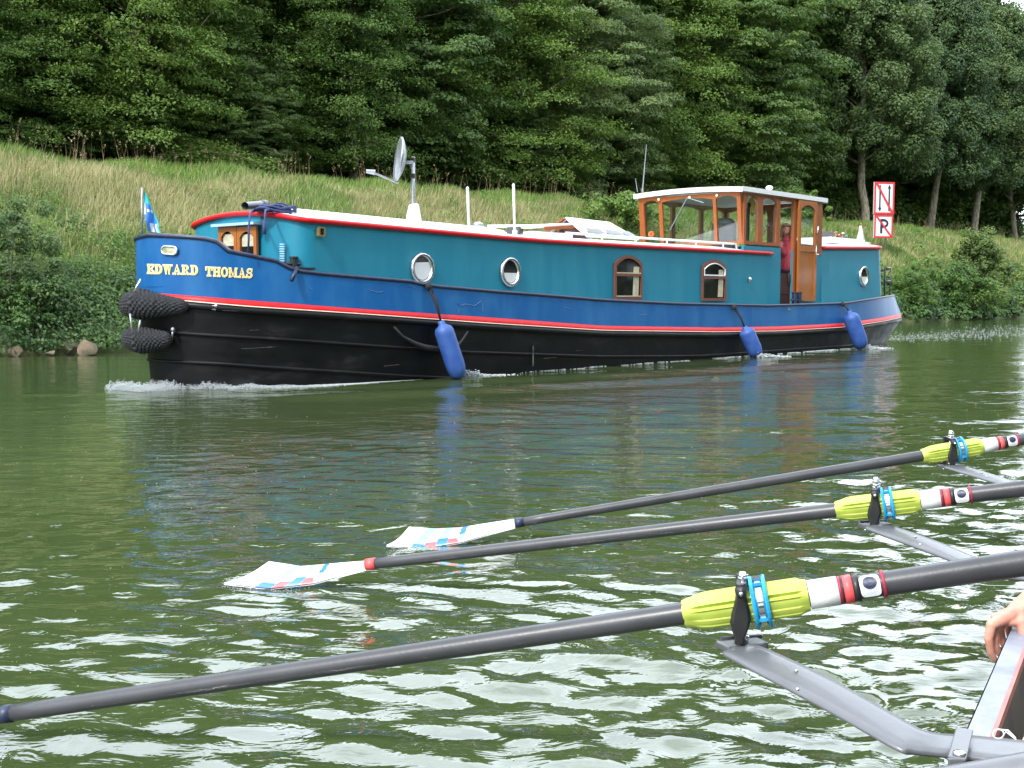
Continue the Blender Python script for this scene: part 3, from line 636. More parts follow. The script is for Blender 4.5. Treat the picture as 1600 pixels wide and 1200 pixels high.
# stones at the water
def stone(px, py, w, h, label, sd):
    p = at_z(px, py, 0.02); rng = random.Random(sd); bm = bmesh.new(); bmesh.ops.create_icosphere(bm, subdivisions=3, radius=1)
    pl = [(Vector((rng.gauss(0, 1), rng.gauss(0, 1), rng.gauss(0, 1))).normalized(), rng.uniform(.42, .75)) for _ in range(14)]
    for v in bm.verts:
        for n_, k in pl:
            e = v.co.dot(n_)-k
            if e > 0: v.co -= n_*e
        v.co = Vector((v.co.x*w/2, v.co.y*w*.4, v.co.z*h*.62 + h*.25))
    me = bpy.data.meshes.new('stone'); bm.to_mesh(me); bm.free(); o = link('stone', me, M['rock'], None, False); o.location = p + Vector((0, .08, 0)); o.scale = (1.35, 1.2, 1.3); o.rotation_euler = (0, 0, rng.uniform(-.3, .3)); tag(o, label, 'stone', 'stones at the foot of the bank')
stone(137, 554, .34, .25, 'largest pale pink stone at the water, left of the barge bow', 1)
stone(107, 552, .30, .22, 'pale stone just left of the largest stone at the water', 2)
stone(21, 556, .28, .17, 'brown stone at the water near the left edge', 3)
stone(76, 555, .17, .09, 'small low stone between the left edge stone and the pale pair', 4)
stone(62, 548, .16, .16, 'small upright brown stone tucked under the brambles', 5)
# sign
t, q = bank_hit(1384, 402); base = Vector(bkp(t, q)); Ds = base.y
root = empty('canal_sign', base, 'white navigation boards with red borders, arrows above a letter P, on a grey post', 'sign')
m = MB(); bb = at_D(1384, 402, Ds+.25); m.tube([bb-UP*.6, at_D(1384, 287, Ds+.25)], .045, 10); m.build('post', M['steel'], root, True)
SX = Vector((.985, .17, 0)).normalized(); SNm = Vector((SX.y, -SX.x, 0))
def board(name, px0, px1, y0, y1, kind):
    a = at_D(px0, y1, Ds-.05); b = at_D(px1, y0, Ds-.05); W_ = (b.x-a.x)/SX.x; H_ = b.z-a.z; A = Vector((a.x, a.y, a.z))
    def P(u, v, o=0): return A + SX*(u*W_) + UP*(v*H_) + SNm*o
    m = MB(); m.box(P(.5, .5, -.06), SX*W_/2, UP*H_/2, SNm*.05); o = m.build(name, M['signwhite'], root); o['label'] = {'N': 'board with two opposed arrows crossed out in red', 'P': 'board with a black P crossed out in red'}[kind]
    fr = .085; fv = fr*W_/H_; m = MB()
    for q in (((0, 0), (1, 0), (1, fv), (0, fv)), ((0, 1-fv), (1, 1-fv), (1, 1), (0, 1)), ((0, fv), (fr, fv), (fr, 1-fv), (0, 1-fv)), ((1-fr, fv), (1, fv), (1, 1-fv), (1-fr, 1-fv))): m.add([P(u, v, .004) for u, v in q], [(0, 1, 2, 3)])
    w = .10
    m.add([P(.05, .96, .012), P(.16, .97, .012), P(.96, .05, .012), P(.86, .03, .012)] if kind == 'N' else [P(.05, .95, .012), P(.14, .97, .012), P(.96, .08, .012), P(.88, .04, .012)], [(0, 1, 2, 3)])
    m.build('red_border', M['signred'], o, recal=False)
    m = MB()
    if kind == 'N':
        for x, up_ in ((.28, False), (.74, True)):
            y0_, y1_ = (.20, .90) if not up_ else (.10, .80)
            m.add([P(x-.035, y0_, .008), P(x+.035, y0_, .008), P(x+.035, y1_, .008), P(x-.035, y1_, .008)], [(0, 1, 2, 3)])
            if up_: m.add([P(x-.085, .80, .008), P(x+.085, .80, .008), P(x, .92, .008)], [(0, 1, 2)])
            else: m.add([P(x-.085, .20, .008), P(x, .08, .008), P(x+.085, .20, .008)], [(0, 1, 2)])
    else:
        m.add([P(.32, .2, .008), P(.43, .2, .008), P(.43, .82, .008), P(.32, .82, .008)], [(0, 1, 2, 3)])
        N = 12
        for i in range(N):
            a0, a1 = math.pi*(.5-i/N), math.pi*(.5-(i+1)/N)
            f = lambda a, k: P(.50+(.25-k*.105)*math.cos(a), .63+(.19-k*.095)*math.sin(a), .008)
            m.add([f(a0, 0), f(a1, 0), f(a1, 1), f(a0, 1)], [(0, 1, 2, 3)])
        m.add([P(.43, .725, .008), P(.50, .725, .008), P(.50, .82, .008), P(.43, .82, .008)], [(0, 1, 2, 3)]); m.add([P(.43, .44, .008), P(.50, .44, .008), P(.50, .535, .008), P(.43, .535, .008)], [(0, 1, 2, 3)])
    m.build('black_symbol', M['signblack'], o, recal=False)
board('upper_board', 1365.5, 1400, 284, 334.5, 'N'); board('lower_board', 1365.5, 1397.5, 335.5, 371.5, 'P')

# ================================================================== BARGE
GUN = [(205, 366), (216, 366.5), (272, 369), (317, 372), (338, 377), (347, 383), (351, 391), (385, 398), (443, 410), (450, 418), (464, 423.5), (520, 429.5), (644, 440), (665, 446), (780, 456), (860, 462), (940, 468.7), (1060, 474.5), (1200, 477.5), (1320, 474), (1395, 462), (1430, 455)]
RED = [(210, 455), (220, 456), (385, 469), (560, 482.5), (765, 496), (940, 509), (1120, 511.8), (1220, 510), (1320, 505), (1380, 496), (1412, 489)]
REB = [(210, 463), (220, 464), (385, 478.5), (560, 490), (765, 505), (940, 516), (1120, 518.5), (1220, 517), (1320, 511), (1380, 502), (1413, 495)]
STR = [(210, 470), (230, 472), (385, 487), (560, 498.5), (765, 513), (940, 523), (1120, 525.5), (1320, 518), (1412, 501)]
KN1 = [(217, 515), (310, 522.5), (435, 530), (560, 539), (727, 550), (940, 557), (1120, 556), (1330, 540), (1400, 535)]
KN2 = [(228, 563), (340, 568), (435, 575), (560, 583), (640, 588), (700, 590.5)]
def halfw(t, T0, T1, S0, S1, B, pb=2.3, ps=2.2):
    if t < T1: u = min(1, max(0, (T1-t)/(T1-T0))); return B*(1-u**pb)**(1/pb)
    if t > S0: u = min(1, max(0, (t-S0)/(S1-S0))); return B*(1-u**ps)**(1/ps)
    return B
def tsamp(T0, T1, S0, S1, nb=26, nm=40, ns=22):
    a = [T1-(T1-T0)*math.cos(x) for x in np.linspace(0, math.pi/2, nb)]      # fine near the stem
    b = list(np.linspace(T1, S0, nm))[1:-1]
    c = [S0+(S1-S0)*math.sin(x) for x in np.linspace(0, math.pi/2, ns)]
    return a + b + c
def level(T0, T1, S0, S1, B, tab=None, zfn=None, pb=2.3, ps=2.2, zoff=0):
    near = []; 
    for t in tsamp(T0, T1, S0, S1):
        w = halfw(t, T0, T1, S0, S1, B, pb, ps); p = bp(t, w)
        z = 1.0
        if tab:
            for _ in range(3):
                p.z = z; px = proj(p)[0]; z = zat(p.y, interp(px, tab))
        else: z = zfn(t)
        near.append((t, w, z+zoff))
    return near
def loop3(near, off=0):              # closed ring: near side bow to stern, far side back
    pts = [bp(t, w+off, z) for t, w, z in near]
    pts += [bp(t, -(w+off), z) for t, w, z in reversed(near[1:-1])]
    return pts
def fit_edge(T1, S0, B, pb, ps, pxl, pxr, py):      # bow and stern overhang from the seen outline
    lo, hi = -4.5, -1.0
    for _ in range(40):
        m = (lo+hi)/2
        x = min(proj(bp(t, s*halfw(t, m, T1, S0, S0+3, B, pb, ps), 1.2))[0] for t in tsamp(m, T1, S0, S0+3) for s in (-1, 1))
        if x < pxl: lo = m
        else: hi = m
    T0 = (lo+hi)/2; lo, hi = S0+.5, S0+6
    for _ in range(40):
        m = (lo+hi)/2
        x = max(proj(bp(t, s*halfw(t, T0, T1, S0, m, B, pb, ps), .9))[0] for t in tsamp(T0, T1, S0, m) for s in (-1, 1))
        if x > pxr: hi = m
        else: lo = m
    return T0, (lo+hi)/2
T1, S0 = .6, 12.2
TG0, TG1 = fit_edge(T1, S0, BW, 2.3, 2.2, 213, 1397, 460)
TR0, TR1 = fit_edge(T1, S0, BW+.02, 2.3, 2.2, 213.5, 1408, 490)
print('hull', TG0, TG1, TR0, TR1)
Lg = level(TG0, T1, S0, TG1, BW, GUN)
Lr = level(TR0, T1, S0, TR1, BW+.02, RED)
Lb = level(TR0, T1, S0, TR1, BW+.02, REB)
Ls = level(TR0, T1, S0, TR1, BW+.01, STR)
Lk1 = level(TR0+.06, T1, S0, TR1-.9, BW-.01, KN1)
zk2 = lambda t: float(np.interp(t, [-3, 0, 1.2, 20], [.19, .09, .02, -.16]))
L2raw = level(TR0+.12, T1, S0, TR1-1.5, BW-.05, KN2)
Lk2 = [(t, w, z if t < 1.0 else min(z, zk2(t))) for t, w, z in L2raw]
L0 = level(TR0+.16, T1, S0-.3, TR1-1.7, BW-.12, None, lambda t: -.34)
for Lx in (Lk1,):
    for i, (t, w, z) in enumerate(Lx): Lx[i] = (t, w, max(z, .06))
def gz(t): return float(np.interp(t, [a for a, b, c in Lg], [c for a, b, c in Lg]))
barge = empty('canal_barge', bp(TG0, 0, 0), 'long teal and dark blue canal barge with red trim and a wooden wheelhouse', 'boat')
def strip(name, mt, loops, smooth=True):
    m = MB(); m.grid(loops, close=True); return m.build(name, M[mt], barge, smooth, recal=True)
strip('topside', 'blue', [loop3(Lr), loop3([((a[0]*.5+b[0]*.5), (a[1]+b[1])/2, (a[2]+b[2])/2) for a, b in zip(Lr, Lg)]), loop3(Lg)])
def inb(near, k, dz): return [bp(t+.09*(1 if t < T1 else 0), s*max(0, w-k), z-dz) for s, seq in ((1, near), (-1, list(reversed(near[1:-1])))) for t, w, z in seq]
strip('inner_bulwark', 'deck', [inb(Lg, .03, .0), inb(Lg, .08, .3)])
strip('red_band', 'red', [loop3(Lb, .012), loop3(Lr, .012), loop3(Lr, 0)])
strip('cream_line', 'pale_line', [loop3([(t, w, z-.004) for t, w, z in Lb], .016), loop3([(t, w, z+.005) for t, w, z in Lb], .016), loop3([(t, w, z+.005) for t, w, z in Lb], .0)])
hl = strip('lower_hull', 'hull', [loop3(Lb), loop3(Ls), loop3(Lk1), loop3(Lk2), loop3(L0)])
def rubbing(name, near, r, mt='hull', off=0, dz=0, t0=-9, t1=99):
    m = MB(); pts = loop3([(t, w, z+dz) for t, w, z in near if t0 <= t <= t1], off)
    if t0 > -5 or t1 < 50:
        nr = [(t, w, z+dz) for t, w, z in near if t0 <= t <= t1]
        pts = [bp(t, -(w+off), z) for t, w, z in reversed(nr[1:])] + [bp(t, w+off, z) for t, w, z in nr]
    else: pts = pts + [pts[0]]
    m.tube(pts, r, 8, cap=False); return m.build(name, M[mt], barge, True)
rubbing('rubbing_strake', [((a[0]), a[1], (a[2]*.45+b[2]*.55)-.015) for a, b in zip(Lb, Ls)], .038, off=.005)
rubbing('hull_strake', Lk1, .022, t1=13.2, off=.002)
rubbing('hull_strake', Lk2, .022, t1=3.2, off=.002)
rubbing('gunwale_rail', Lg, .024, 'navy', off=-.004)
m = MB(); dk = loop3([(t, max(0, w-.03), min(gz(max(t, .6)), z)-.07 if t > -1.3 else 1.22) for t, w, z in Lg]); nh = len(Lg)
for i in range(len(Lg)-1):
    a, b = Lg[i], Lg[i+1]; za = min(gz(max(a[0], .3)), 1.3)-.08; zb = min(gz(max(b[0], .3)), 1.3)-.08
    m.add([bp(a[0], a[1]-.02, za), bp(b[0], b[1]-.02, zb), bp(b[0], -b[1]+.02, zb), bp(a[0], -a[1]+.02, za)], [(0, 1, 2, 3)])
m.build('deck', M['deck'], barge, recal=False)

# ---- name, fairlead and marks on the bow
cum = [0]; 
def near_curve(f):                    # arc length table along the near side between red band top and gunwale
    pts = [bp(*Lg[i][:2]) for i in range(len(Lg))]; s = [0]
    for a, b in zip(pts, pts[1:]): s.append(s[-1] + (b-a).length)
    return s
SARC = near_curve(0); 
def hull_pt(px, py, off=.012):        # point of the near blue topside seen at a pixel, pushed out by off
    best = None
    for i in range(len(Lg)-1):
        for k in range(4):
            f = k/4; 
            g = [Lg[i][j]*(1-f)+Lg[i+1][j]*f for j in range(3)]; r_ = [Lr[i][j]*(1-f)+Lr[i+1][j]*f for j in range(3)]
            a = bp(*g); b = bp(*r_); pa = proj(a); pb_ = proj(b)
            v = (py-pa[1])/(pb_[1]-pa[1]+1e-9); p = a.lerp(b, v); e = abs(proj(p)[0]-px)
            if best is None or e < best[0]: best = (e, i+f, v, p)
    i = min(int(best[1]), len(Lg)-2); tg = (bp(*Lg[i+1][:2])-bp(*Lg[i][:2])).normalized(); nrm = tg.cross(UP).normalized()
    if nrm.dot(nn) < 0: nrm = -nrm
    # refine on the local plane
    P = on_plane(px, py, best[3], nrm); return P + nrm*off, nrm
GL = {                                # slab serif letters from strokes in a unit cell: quads (x0,y0,x1,y1,...)
 'E': [('r', .08, 0, .30, 1), ('r', 0, 0, .8, .13), ('r', 0, .87, .78, 1), ('r', .3, .44, .6, .56), ('r', .66, 0, .82, .3), ('r', .64, .72, .8, 1), ('r', .52, .34, .62, .66)],
 'D': [('r', .08, 0, .30, 1), ('r', 0, 0, .45, .13), ('r', 0, .87, .45, 1), ('a', .42, .5, .42, .5, .22, .13, -90, 90)],
 'W': [('q', .04, 1, .26, 1, .42, 0, .28, 0), ('q', .42, 0, .30, 0, .46, 1, .56, 1), ('q', .44, 1, .64, 1, .80, 0, .66, 0), ('q', .80, 0, .70, 0, .92, 1, 1.0, 1), ('r', -.04, .88, .34, 1), ('r', .40, .88, .7, 1), ('r', .82, .88, 1.1, 1)],
 'A': [('q', .12, 0, .24, 0, .54, 1, .44, 1), ('q', .44, 1, .60, 1, .94, 0, .68, 0), ('r', .28, .28, .72, .40), ('r', 0, 0, .36, .12), ('r', .6, 0, 1.02, .12)],
 'R': [('r', .08, 0, .30, 1), ('r', 0, 0, .42, .12), ('r', 0, .88, .5, 1), ('a', .45, .72, .33, .28, .2, .12, -90, 90), ('q', .40, .46, .58, .5, .86, .06, .62, 0), ('r', .62, 0, .96, .12)],
 'T': [('r', .34, 0, .58, 1), ('r', .2, 0, .72, .12), ('r', 0, .88, .92, 1), ('r', 0, .66, .13, 1), ('r', .79, .66, .92, 1)],
 'H': [('r', .08, 0, .30, 1), ('r', .64, 0, .86, 1), ('r', .3, .44, .64, .56), ('r', 0, 0, .38, .12), ('r', .56, 0, .94, .12), ('r', 0, .88, .38, 1), ('r', .56, .88, .94, 1)],
 'O': [('a', .46, .5, .46, .52, .22, .13, 0, 360)],
 'M': [('r', .08, 0, .20, 1), ('r', .82, 0, 1.04, 1), ('q', .08, 1, .32, 1, .62, .1, .5, .1), ('q', .5, .1, .6, .1, .84, 1, .78, 1), ('r', 0, 0, .3, .12), ('r', .74, 0, 1.12, .12), ('r', 0, .88, .28, 1), ('r', .84, .88, 1.12, 1)],
 'S': [('a', .42, .73, .36, .28, .2, .13, 30, 270), ('a', .40, .29, .38, .30, .2, .13, -150, 92), ('r', .64, .66, .76, .98), ('r', 0, .02, .12, .36)]}
GWID = {'E': .86, 'D': .9, 'W': 1.08, 'A': 1.02, 'R': .98, 'T': .94, 'H': .96, 'O': .94, 'M': 1.14, 'S': .82}
def letter(m, ch, fn, grow=0.0, mi=0):
    for g in GL[ch]:
        if g[0] == 'r': x0, y0, x1, y1 = g[1:]; qs = [[(x0-grow, y0-grow), (x1+grow, y0-grow), (x1+grow, y1+grow), (x0-grow, y1+grow)]]
        elif g[0] == 'q':
            p = [(g[1+2*i], g[2+2*i]) for i in range(4)]; cx = sum(a for a, b in p)/4; cy = sum(b for a, b in p)/4
            qs = [[(a+grow*(1 if a > cx else -1), b+grow*(1 if b > cy else -1)) for a, b in p]]
        else:
            cx, cy, rx, ry, tx, ty, a0, a1 = g[1:]; qs = []; N = 14
            for i in range(N):
                A, B = rad(a0+(a1-a0)*i/N), rad(a0+(a1-a0)*(i+1)/N)
                qs.append([(cx+(rx+grow)*math.cos(A), cy+(ry+grow)*math.sin(A)), (cx+(rx+grow)*math.cos(B), cy+(ry+grow)*math.sin(B)),
                           (cx+(rx-tx-grow)*math.cos(B), cy+(ry-ty-grow)*math.sin(B)), (cx+(rx-tx-grow)*math.cos(A), cy+(ry-ty-grow)*math.sin(A))])
        for q in qs: m.add([fn(x, y) for x, y in q], [(0, 1, 2, 3)], mi)
def bow_text(word, x0, x1, y0, y1, hpx, k):
    tot = sum(GWID[c]+.1 for c in word)-.1; x = 0
    m = MB(); mo = MB(); eps = 0
    for ch in word:
        def fn(u, v, off):
            f = (x+u)/tot; px = x0+(x1-x0)*f; py = (y0+(y1-y0)*f) - v*hpx; return hull_pt(px, py, off)[0]
        cache = {}
        fs = len(m.v)
        letter(mo, ch, lambda u, v: fn(u, v, .006+.0002*(len(mo.v) % 7)), .055)
        letter(m, ch, lambda u, v: fn(u, v, .0095+.0002*(len(m.v) % 7)), 0)
        x += GWID[ch]+.1
    o = m.build('ship_name', M['gold'], barge, recal=False); o2 = mo.build('name_outline', M['cream'], o, recal=False); return o
bow_text('EDWARD', 231, 310, 427.5, 429.5, 14.5, 0); bow_text('THOMAS', 321.5, 394.5, 431.5, 434.5, 14.5, 1)
def ringplate(name, px, py, rx, ry, thick, mt, inner, parent=barge, plane=None, off=.012, oblong=0, innermat='dglass'):
    m = MB(); N = 28; pts = []
    for i in range(N):
        a = 2*math.pi*i/N; pts.append((px+math.cos(a)*rx + (oblong if math.cos(a) > 0 else -oblong), py+math.sin(a)*ry))
    return pts
# fairlead: rounded oblong steel ring with the bank seen through
P, N_ = hull_pt(264.5, 391)
m = MB(); ring = []
for i in range(33):
    a = 2*math.pi*i/32; x = 264.5+math.cos(a)*6.5+(5.5 if math.cos(a) > 0 else -5.5); y = 391.2+math.sin(a)*6.3+ (0.4 if math.cos(a) > 0 else -.4)
    ring.append(on_plane(x, y, P, N_))
m.tube(ring, .012, 8, cap=False); fl = m.build('fairlead', M['chrome'], barge, True)
m = MB(); m.add([p+N_*.0 for p in ring[:-1]], [tuple(range(32))]); m.build('fairlead_opening', mat('seen_through_grass', (.22, .24, .09), .8, noise=(.5, .5, .42), scale=14), fl, recal=False)

# ---- cabin
TC0 = t_side(466, WC, 370); TF = TC0
RO = [(288, 348.5), (340, 334), (385, 329.5), (430, 332.8), (452, 338), (464, 341), (520, 346), (635, 356.5), (792, 370.5), (840, 374.5), (930, 380), (1065, 387.5), (1205, 395), (1300, 401)]
def rz(t):
    p = bp(t, WC, 1.9); 
    for _ in range(2): px = proj(p)[0]; p.z = zat(p.y, interp(max(px, 458), RO))
    return p.z
TWH = t_side(1162, WC, 380); TEND = t_side(1206, WC, 395); TDO0 = t_side(1219.5, WC, 420); TDO1 = t_side(1243, WC, 420)
TDR = t_side(1275, WC, 420); TAF = t_side(1284, WC, 420)
def cab_ring(t0, t1, w, r, zf, front=True, back=True, n=8):
    pts = []
    def arc(tc, wc, a0, a1):
        for i in range(n+1):
            a = a0+(a1-a0)*i/n; pts.append((tc+r*math.cos(a), wc+r*math.sin(a)))
    # start front centre, go near side, stern, far side
    cw = np.linspace(0, w-r if front else w, 8)
    bulge = .06
    for x in cw[:-1]: pts.append((t0-(bulge*(1-(x/(w-r))**2) if front else 0), x))
    if front:
        for i in range(n+1): a = math.pi + (-math.pi/2)*i/n; pts.append((t0+r+r*math.cos(a), w-r+r*math.sin(a)))
    else: pts.append((t0, w))
    for t in np.linspace(t0+(r if front else 0), t1-(r if back else 0), 40)[1:-1]: pts.append((t, w))
    if back:
        for i in range(n+1): a = math.pi/2 - (math.pi/2)*i/n; pts.append((t1-r+r*math.cos(a), w-r+r*math.sin(a)))
        for x in np.linspace(w-r, 0, 6)[1:]: pts.append((t1, x))
    else:
        for x in np.linspace(w, 0, 6): pts.append((t1, x))
    full = pts + [(t, -x) for t, x in reversed(pts[1:-1])]
    return [bp(t, x, zf(t, x)) for t, x in full], full
def camber(x, h=.11, w=WC): return h*(1-min(1, abs(x)/w)**2)
zb = lambda t, x: (min(gz(max(t, .6)), 1.25) - .14)
ztop = lambda t, x: rz(max(t, TC0)) + camber(x)
m = MB(); a, fa = cab_ring(TC0, TWH+.05, WC+.001, .24, zb, True, False); b, fb = cab_ring(TC0+.02, TWH+.05, WC, .24, ztop, True, False)
m.grid([a, b], close=True); cabin = m.build('cabin', M['teal'], barge, True)
sm = cabin.modifiers.new('e', 'EDGE_SPLIT'); sm.split_angle = rad(40)
def roof_sheet(name, t0, t1, r, w, zf, mt, front, back, over=.02, th=.03):
    rows = []; full = cab_ring(t0, t1, w+over, r, zf, front, back)[1]; h = len(full)//2
    near = full[:h+1]
    m = MB(); rr_ = []
    for t, x in near:
        rr_.append([bp(t, x*f, zf(t, x*f)+.015) for f in np.linspace(1, -1, 15)])
    m.grid(rr_); o = m.build(name, M[mt], barge, True, recal=False); return full
fr = roof_sheet('roof', TC0, TWH+.05, .24, WC, ztop, 'white', True, False)
m = MB(); path = [bp(t, x*1.015, ztop(t, x)+.0) for t, x in fr if True]
# red roof edge: near side, front and far side, ending just past the wheelhouse front
k = len(fr)//2; nearE = [(t, x) for t, x in fr[:k+1] if x > .8*WC or t < TC0+.5]; nearE = [p for p in nearE if p[0] <= TWH+.01]
tail = [(t, WC+.02) for t in np.linspace(TWH+.1, TEND, 6)]
edge = [(t, -x) for t, x in reversed(nearE[1:])] + nearE + tail
m = MB(); m.tube([bp(t, x, (ztop(t, x) if t < TWH+.05 else rz(t))-.012) for t, x in edge], .031, 8); m.build('roof_edge', M['red'], barge, True)

SN = nn; SP = bp(0, WC+.008, 0)
def sp_(px, py, off=0): return on_plane(px, py, SP + SN*off, SN)
# portholes
def porthole(px, py, rpx, frost):
    Cn = sp_(px, py); rr = rpx/FPX*Cn.y; m = MB(); N = 32
    prof = [(1.0, 0), (1.0, .035), (.9, .05), (.8, .042), (.74, .012)]
    rows = [[Cn + (d*math.cos(2*math.pi*i/N)+UP*math.sin(2*math.pi*i/N))*rr*f + SN*h for i in range(N)] for f, h in prof]
    m.grid(rows, close=True); o = m.build('porthole', M['chrome'], barge, True)
    md = MB()
    rows = [[Cn + (d*math.cos(2*math.pi*i/N)+UP*math.sin(2*math.pi*i/N))*rr*f + SN*h for i in range(N)] for f, h in [(.92, .045), (.86, .0495), (.82, .045)]]
    md.grid(rows, close=True); md.build('rubber_seal', M['black'], o, True)
    g = MB(); g.add([Cn + (d*math.cos(2*math.pi*i/N)+UP*math.sin(2*math.pi*i/N))*rr*.75 + SN*.014 for i in range(N)], [tuple(range(N))])
    g.build('glass', M['dglass'], o, recal=False)
    c = MB()                                           # white hopper baffle behind the glass, lower part
    a0, a1 = (150, 395) if frost else (185, 355)
    c.add([Cn + (d*math.cos(rad(a))+UP*math.sin(rad(a)))*rr*.72 + SN*.018 for a in np.linspace(a0, a1, 20)], [tuple(range(20))])
    c.build('baffle', M['white'], o, recal=False)
    s = MB()
    for i in range(8):
        a = 2*math.pi*i/8+.2; s.ell(Cn + (d*math.cos(a)+UP*math.sin(a))*rr*.97 + SN*.036, .008, .008, .008, n=6, m=4)
    s.build('screws', M['steel'], o)
    return o
porthole(658.5, 419.5, 24.5, True); porthole(796, 425, 23, False); porthole(1348.5, 431.5, 15.5, False)
# arched windows
def arched(px0, px1, yt, yb, hopper):
    t0, t1 = t_side(px0, WC, 430), t_side(px1, WC, 430); c = sp_((px0+px1)/2, yt); b_ = sp_((px0+px1)/2, yb)
    w2 = (t1-t0)/2; zt, zl = c.z, b_.z; tc = (t0+t1)/2; rise = .12; fw = .045
    B0 = bp(tc, WC+.008, 0)
    def pt(x, z, o): return B0 + d*x + UP*z + SN*o
    def outline(g):
        x = w2-g; pts = [(-x, zl+g), (x, zl+g)]
        for i in range(13): a = i/12; X = x*(1-2*a); pts.append((X, zt-rise-g+rise*(1-(X/x)**2)))
        return pts
    m = MB(); o1, o2 = outline(0), outline(fw); n = len(o1)
    rows = [[pt(x, z, h) for x, z in o] for o, h in ((o1, 0), (o1, .03), (o2, .03), (o2, .004))]
    m.grid(rows, close=True)
    zm = zl + (zt-zl)*.56; m.box(pt(0, zm, .02), d*(w2-fw*.9), UP*.02, SN*.014)
    o = m.build('window', M['winframe'], barge)
    g = MB(); g.add([pt(x, z, .006) for x, z in outline(fw*.8)], [tuple(range(n))]); g.build('glass', M['dglass'], o, recal=False)
    c = MB()
    for i in range(4): x = w2*(.42+.09*i); c.bar(pt(x, zl+fw+.02, .010+.004*(i % 2)), pt(x+.02, zt-.17, .010+.004*(i % 2)), .045, .004, up=SN)
    c.build('curtain', M['curtain'], o)
    if hopper:
        f = MB(); iw = w2-fw; 
        f.bar(pt(-iw, zm+.04, .03), pt(iw, zm+.04, .03), .018, .022); f.bar(pt(iw-.012, zm+.04, .03), pt(iw-.012, zt-.16, .03), .018, .022, up=d)
        f.bar(pt(-iw+.012, zm+.04, .03), pt(-iw+.012, zt-.16, .03), .012, .012, up=d)
        f.tube([pt(X, zt-rise-fw+rise*(1-(X/iw)**2)*.9-.01, .03) for X in np.linspace(-iw, iw, 9)], .011, 6); f.build('hopper_frame', M['white'], o)
    else:
        [(lambda f: (f.box(pt(0, zq, .024), d*(w2-fw), UP*.008, SN*.01), f.build('inner_bead', M['curtain'], o)))(MB()) for zq in (zm+.03, zl+fw+.012)]
    return o
arched(958, 1001, 399, 468.5, False); arched(1095, 1132.5, 405.5, 470, True)
# small fittings on the teal side
m = MB(); c = sp_(498.8, 362.5); s = 5.4/FPX*c.y
for (a, b) in (((-1, -1), (1, -1)), ((1, -1), (1, 1)), ((1, 1), (-1, 1)), ((-1, 1), (-1, -1))):
    m.bar(c+d*a[0]*s*.95+UP*a[1]*s*1.15+SN*.03, c+d*b[0]*s*.95+UP*b[1]*s*1.15+SN*.03, .018, .05, up=SN)
nl = m.build('side_light', M['brass'], barge); m = MB(); m.box(c+SN*.012, d*s*.8, UP*s, SN*.008); m.build('red_lens', M['darkred'], nl)
m = MB(); c = sp_(1169.5, 436); m.ell(c+SN*.02, .03, .03, .04, n=10, m=6); m.bar(c+SN*.02, c-UP*.07+SN*.01, .02, .02); m.tube([c+SN*.05, c+SN*.02], .022, 8); m.build('tap_fitting', M['chrome'], barge, True)
m = MB(); c, n_ = hull_pt(1232.5, 483.5, .006); m.box(c, d*.05, UP*.018, n_*.006); m.build('filler_plate', M['chrome'], barge)
m = MB()
for i in range(8):
    P = on_plane(441, 381.5+i*3.7, bp(TC0+.02, WC-.12, 0), (nn*.5-d).normalized()); u = (d*.5+nn*.8).normalized(); m.box(P, u*.028, UP*.006, (nn*.5-d).normalized()*.01)
m.build('vent_louvres', M['lblue'], barge)

m = MB()
for poly_ in ([(714, 473), (719, 478), (727, 475), (733, 476), (741, 478), (748, 473), (752, 470), (754, 477), (754.5, 486)], [(716, 490), (717, 484), (719, 488)], [(640, 446), (652, 452)], [(575, 452), (590, 457), (598, 456)], [(880, 480), (893, 483)], [(1000, 492), (1012, 491)], [(480, 448), (488, 452)]):
    pts = [hull_pt(x, y, .002)[0] for x, y in poly_]; m.tube(pts, .0035, 4)
m.build('scuff_marks', mat('pale_scuffs', (.16, .22, .34), .7, noise=(.05, .1, .26), scale=30), barge)
m = MB()
for (x, y), l_ in (((378, 545), 22), ((390, 516), 6), ((348, 485), 10), ((640, 543), 8), ((833, 545), 3), ((850, 560), 14), ((600, 572), 12), ((900, 548), 8)):
    P = on_plane(x, y, bp(0, BW+.012, 0), nn); m.bar(P, P+d*l_*.02+UP*.004*((l_*7) % 5-2), .003, .008, up=nn)
P = on_plane(833, 540, bp(0, BW+.014, 0), nn); m.bar(P, P-UP*.28, .02, .004, up=nn)
m.build('hull_scrapes', mat('grey_scrapes', (.16, .155, .14), .8, noise=(.03, .03, .03), scale=14), barge)
